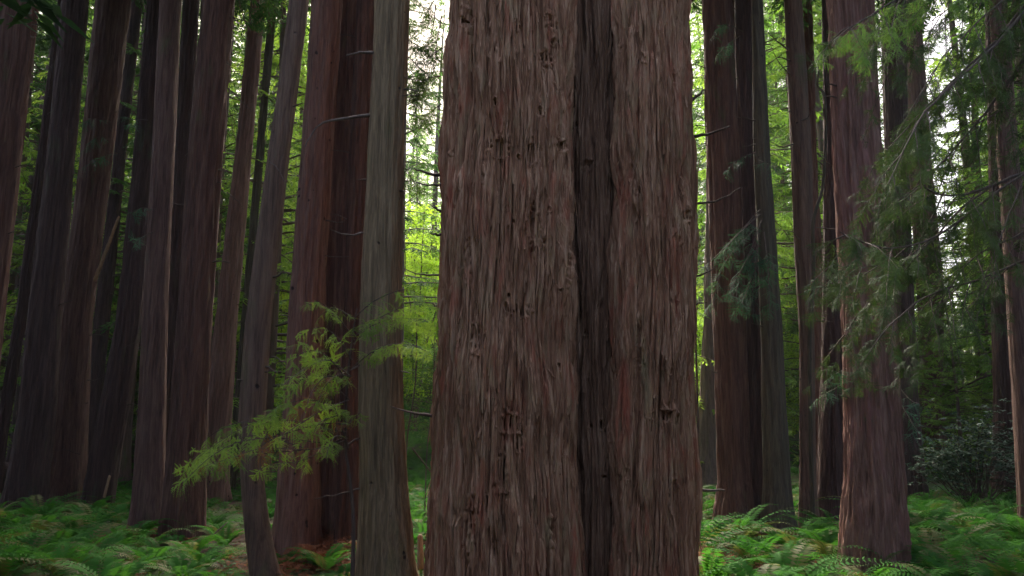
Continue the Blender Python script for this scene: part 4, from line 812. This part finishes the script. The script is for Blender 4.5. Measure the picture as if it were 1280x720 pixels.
# small ground cover, fallen sprays
def cover():
    r = np.random.default_rng(18); g = Geo(); tv, tf = leaf_card(.06, .6, .05)
    k = 9500; y = 8.5 + 45 * r.random(k) ** 1.3; x = r.uniform(-.95, .95, k) * y
    dens = noise(x * .5, y * .5, 1.1); ok = (dens > -.12); x, y = x[ok], y[ok]; k = len(x)
    m = 7; P = np.repeat(np.stack([x, y, gz(x, y)], 1), m, 0) + r.normal(0, .09, (k * m, 3)) * [1, 1, 0] + np.stack([0 * r.random(k * m), 0 * r.random(k * m), r.uniform(.01, .12, k * m)], 1)
    d = r.normal(0, 1, (k * m, 3)) * [1, 1, .3]; stamp(g, tv, tf, P, frames(d, np.array([0, 0, 1.]) + r.normal(0, .3, d.shape)), r.uniform(.6, 1.7, k * m))
    tag(link('ground_cover', g.mesh('ground_cover', [M['cover']])), 'low leafy ground cover and sorrel between the ferns', 'ground cover', kind='stuff')
    g = Geo(); tv, tf = SPR_S[0]
    k = 1500; y = 8.5 + 14 * r.random(k) ** 1.4; x = r.uniform(-.75, .75, k) * y
    cx = [(at(893, 690, 11.5)[0], 11.6, .55), (at(410, 690, 11.8)[0], 12.2, .55), (at(408, 640, 14)[0], 13.6, .35), (at(1170, 700, 12)[0], 13.2, .3)]
    X = [x]; Y = [y]; Z = [gz(x, y) + .03]
    for a, b, s in cx: q = r.normal(0, s, (230, 2)); X.append(a + q[:, 0]); Y.append(b + q[:, 1]); Z.append(gz(a + q[:, 0], b + q[:, 1]) + .05 + .30 * np.exp(-(q ** 2).sum(1) / (s * s)) * r.random(230))
    for key, root in T.items():
        if root.location[1] < 22: q = r.normal(0, 1, (46, 2)); q = q / np.linalg.norm(q, axis=1)[:, None] * r.uniform(.35, .95, (46, 1)); a, b = root.location[0], root.location[1]; X.append(a + q[:, 0]); Y.append(b + q[:, 1]); Z.append(gz(a + q[:, 0], b + q[:, 1]) + .03 + .22 * r.random(46) * (1 - np.hypot(q[:, 0], q[:, 1])))
    x, y, z = map(np.concatenate, (X, Y, Z)); az = r.uniform(0, 6.28, len(x)); d = np.stack([np.cos(az), np.sin(az), r.uniform(-.1, .35, len(x))], 1)
    stamp(g, tv, tf, np.stack([x, y, z], 1), frames(d, np.array([0, 0, 1.]) + r.normal(0, .3, d.shape)), r.uniform(.5, 1.1, len(x)))
    for q in range(110):
        y0 = 9.5 + 13 * r.random(); x0 = r.uniform(-.7, .7) * y0; a = r.uniform(0, 6.28); L = r.uniform(.3, 1.5); t_ = np.linspace(-.5, .5, 7)
        P = np.stack([x0 + cos(a) * L * t_, y0 + sin(a) * L * t_, 0 * t_], 1) + r.normal(0, .02, (7, 3)); P[:, 2] = gz(P[:, 0], P[:, 1]) + .03 + r.uniform(0, .12) * np.abs(t_ + r.uniform(-.5, .5)); g.add(*tube(P, r.uniform(.006, .018) * np.linspace(1, .4, 7), 5), 1)
    tag(link('litter', g.mesh('litter', [M['litter'], M['twig']])), 'rusty fallen redwood sprays scattered and heaped on the forest floor', 'litter', kind='stuff')
cover()

# ------------------------------------------------------------------ the wood that closes the view, and unseen trees added around and behind the viewer for shade
def wood(name, label, spots, seed, card, mat, nb=60, Ht=30, rad=4.2):
    r = np.random.default_rng(seed); g = Geo(); tp = []
    for k in range(3):
        t_, c_ = conifer(Ht, rad, .35, .06, nb, seed + k, card=card, twig=1.3, dens=.5)
        tp.append((np.concatenate(t_.V), np.concatenate(t_.F[(0, 4)]), c_))
    for i, (x, y) in enumerate(spots):
        tv, tf, c_ = tp[i % 3]; a = r.uniform(0, 6.28); s_ = r.uniform(.75, 1.2); Rz = np.array([[cos(a), sin(a), 0], [-sin(a), cos(a), 0], [0, 0, 1]]) * s_; o = np.array([x, y, float(gz(x, y))])
        g.add(tv @ Rz + o, tf, 0); n0 = g.n; cv = np.concatenate(c_.V) @ Rz + o; g.V.append(cv); g.n += len(cv)
        for (sl, k), L in c_.F.items(): g.F.setdefault((sl, k), []).append(np.concatenate(L) + n0)
    tag(link(name, g.mesh(name, [M['twig'], M[mat]])), label, name, kind='stuff')
R4 = np.random.default_rng(77)
sp = []
for k in range(170):
    y = R4.uniform(95, 165); x = R4.uniform(-.8, .8) * y; px = 640 + x / y * 1000
    if 560 < px < 840 or abs(px - 525) < 34 or abs(px - 868) < 26 or abs(px - 1198) < 50: continue
    sp.append((x, y))
wood('forest', 'distant wood closing the view at the top of the slope', sp, 300, (.75, .28), 'needle_bright', nb=70, Ht=34)
sp = []
for k in range(400):
    a = R4.uniform(0, 6.28); d = R4.uniform(12, 45); x, y = d * cos(a), d * sin(a)
    if y > 3 and abs(x) < .72 * y + 3: continue
    if y < 4 and abs(x) < 16 and d < 34: continue                  # opening left behind the viewer to let light onto the trunk fronts
    if any((x - p) ** 2 + (y - q) ** 2 < 16 for p, q in sp): continue
    sp.append((x, y))
sp2 = []
for k in range(900):
    x, y = R4.uniform(-26, 26), R4.uniform(-15, -7)
    if any((x - p) ** 2 + (y - q) ** 2 < 4.5 for p, q in sp2): continue
    sp2.append((x, y))
wood('shade_thicket', 'unseen young conifers added behind the viewer to block low light', sp2, 500, (.34, .13), 'canopy', nb=60, Ht=12, rad=2.2)  # out of view, put in so less low light reaches the trunk feet
wood('unseen_shade_forest', 'unseen redwood forest added beside and behind the viewer to shade the foreground', sp, 400, (.5, .17), 'canopy', nb=70, Ht=32, rad=3.6)  # out of view, put in to darken the foreground

# ------------------------------------------------------------------ the thin air of the wood
hm = mesh_np('haze', np.array([[x, y, z] for z in (-3, 66) for y in (-190, 530) for x in (-450, 450)], float), [np.array([[0, 2, 3, 1], [4, 5, 7, 6], [0, 1, 5, 4], [2, 6, 7, 3], [0, 4, 6, 2], [1, 3, 7, 5]])], [])
m, n, out = base_mat('forest_air'); v = N(n, 'ShaderNodeVolumePrincipled'); v.inputs['Density'].default_value = .0003; v.inputs['Color'].default_value = (.92, .96, 1, 1); v.inputs['Anisotropy'].default_value = .3
n.links.new(v.outputs[0], out.inputs['Volume']); hm.materials.append(m)
tag(link('haze', hm), kind='stuff')
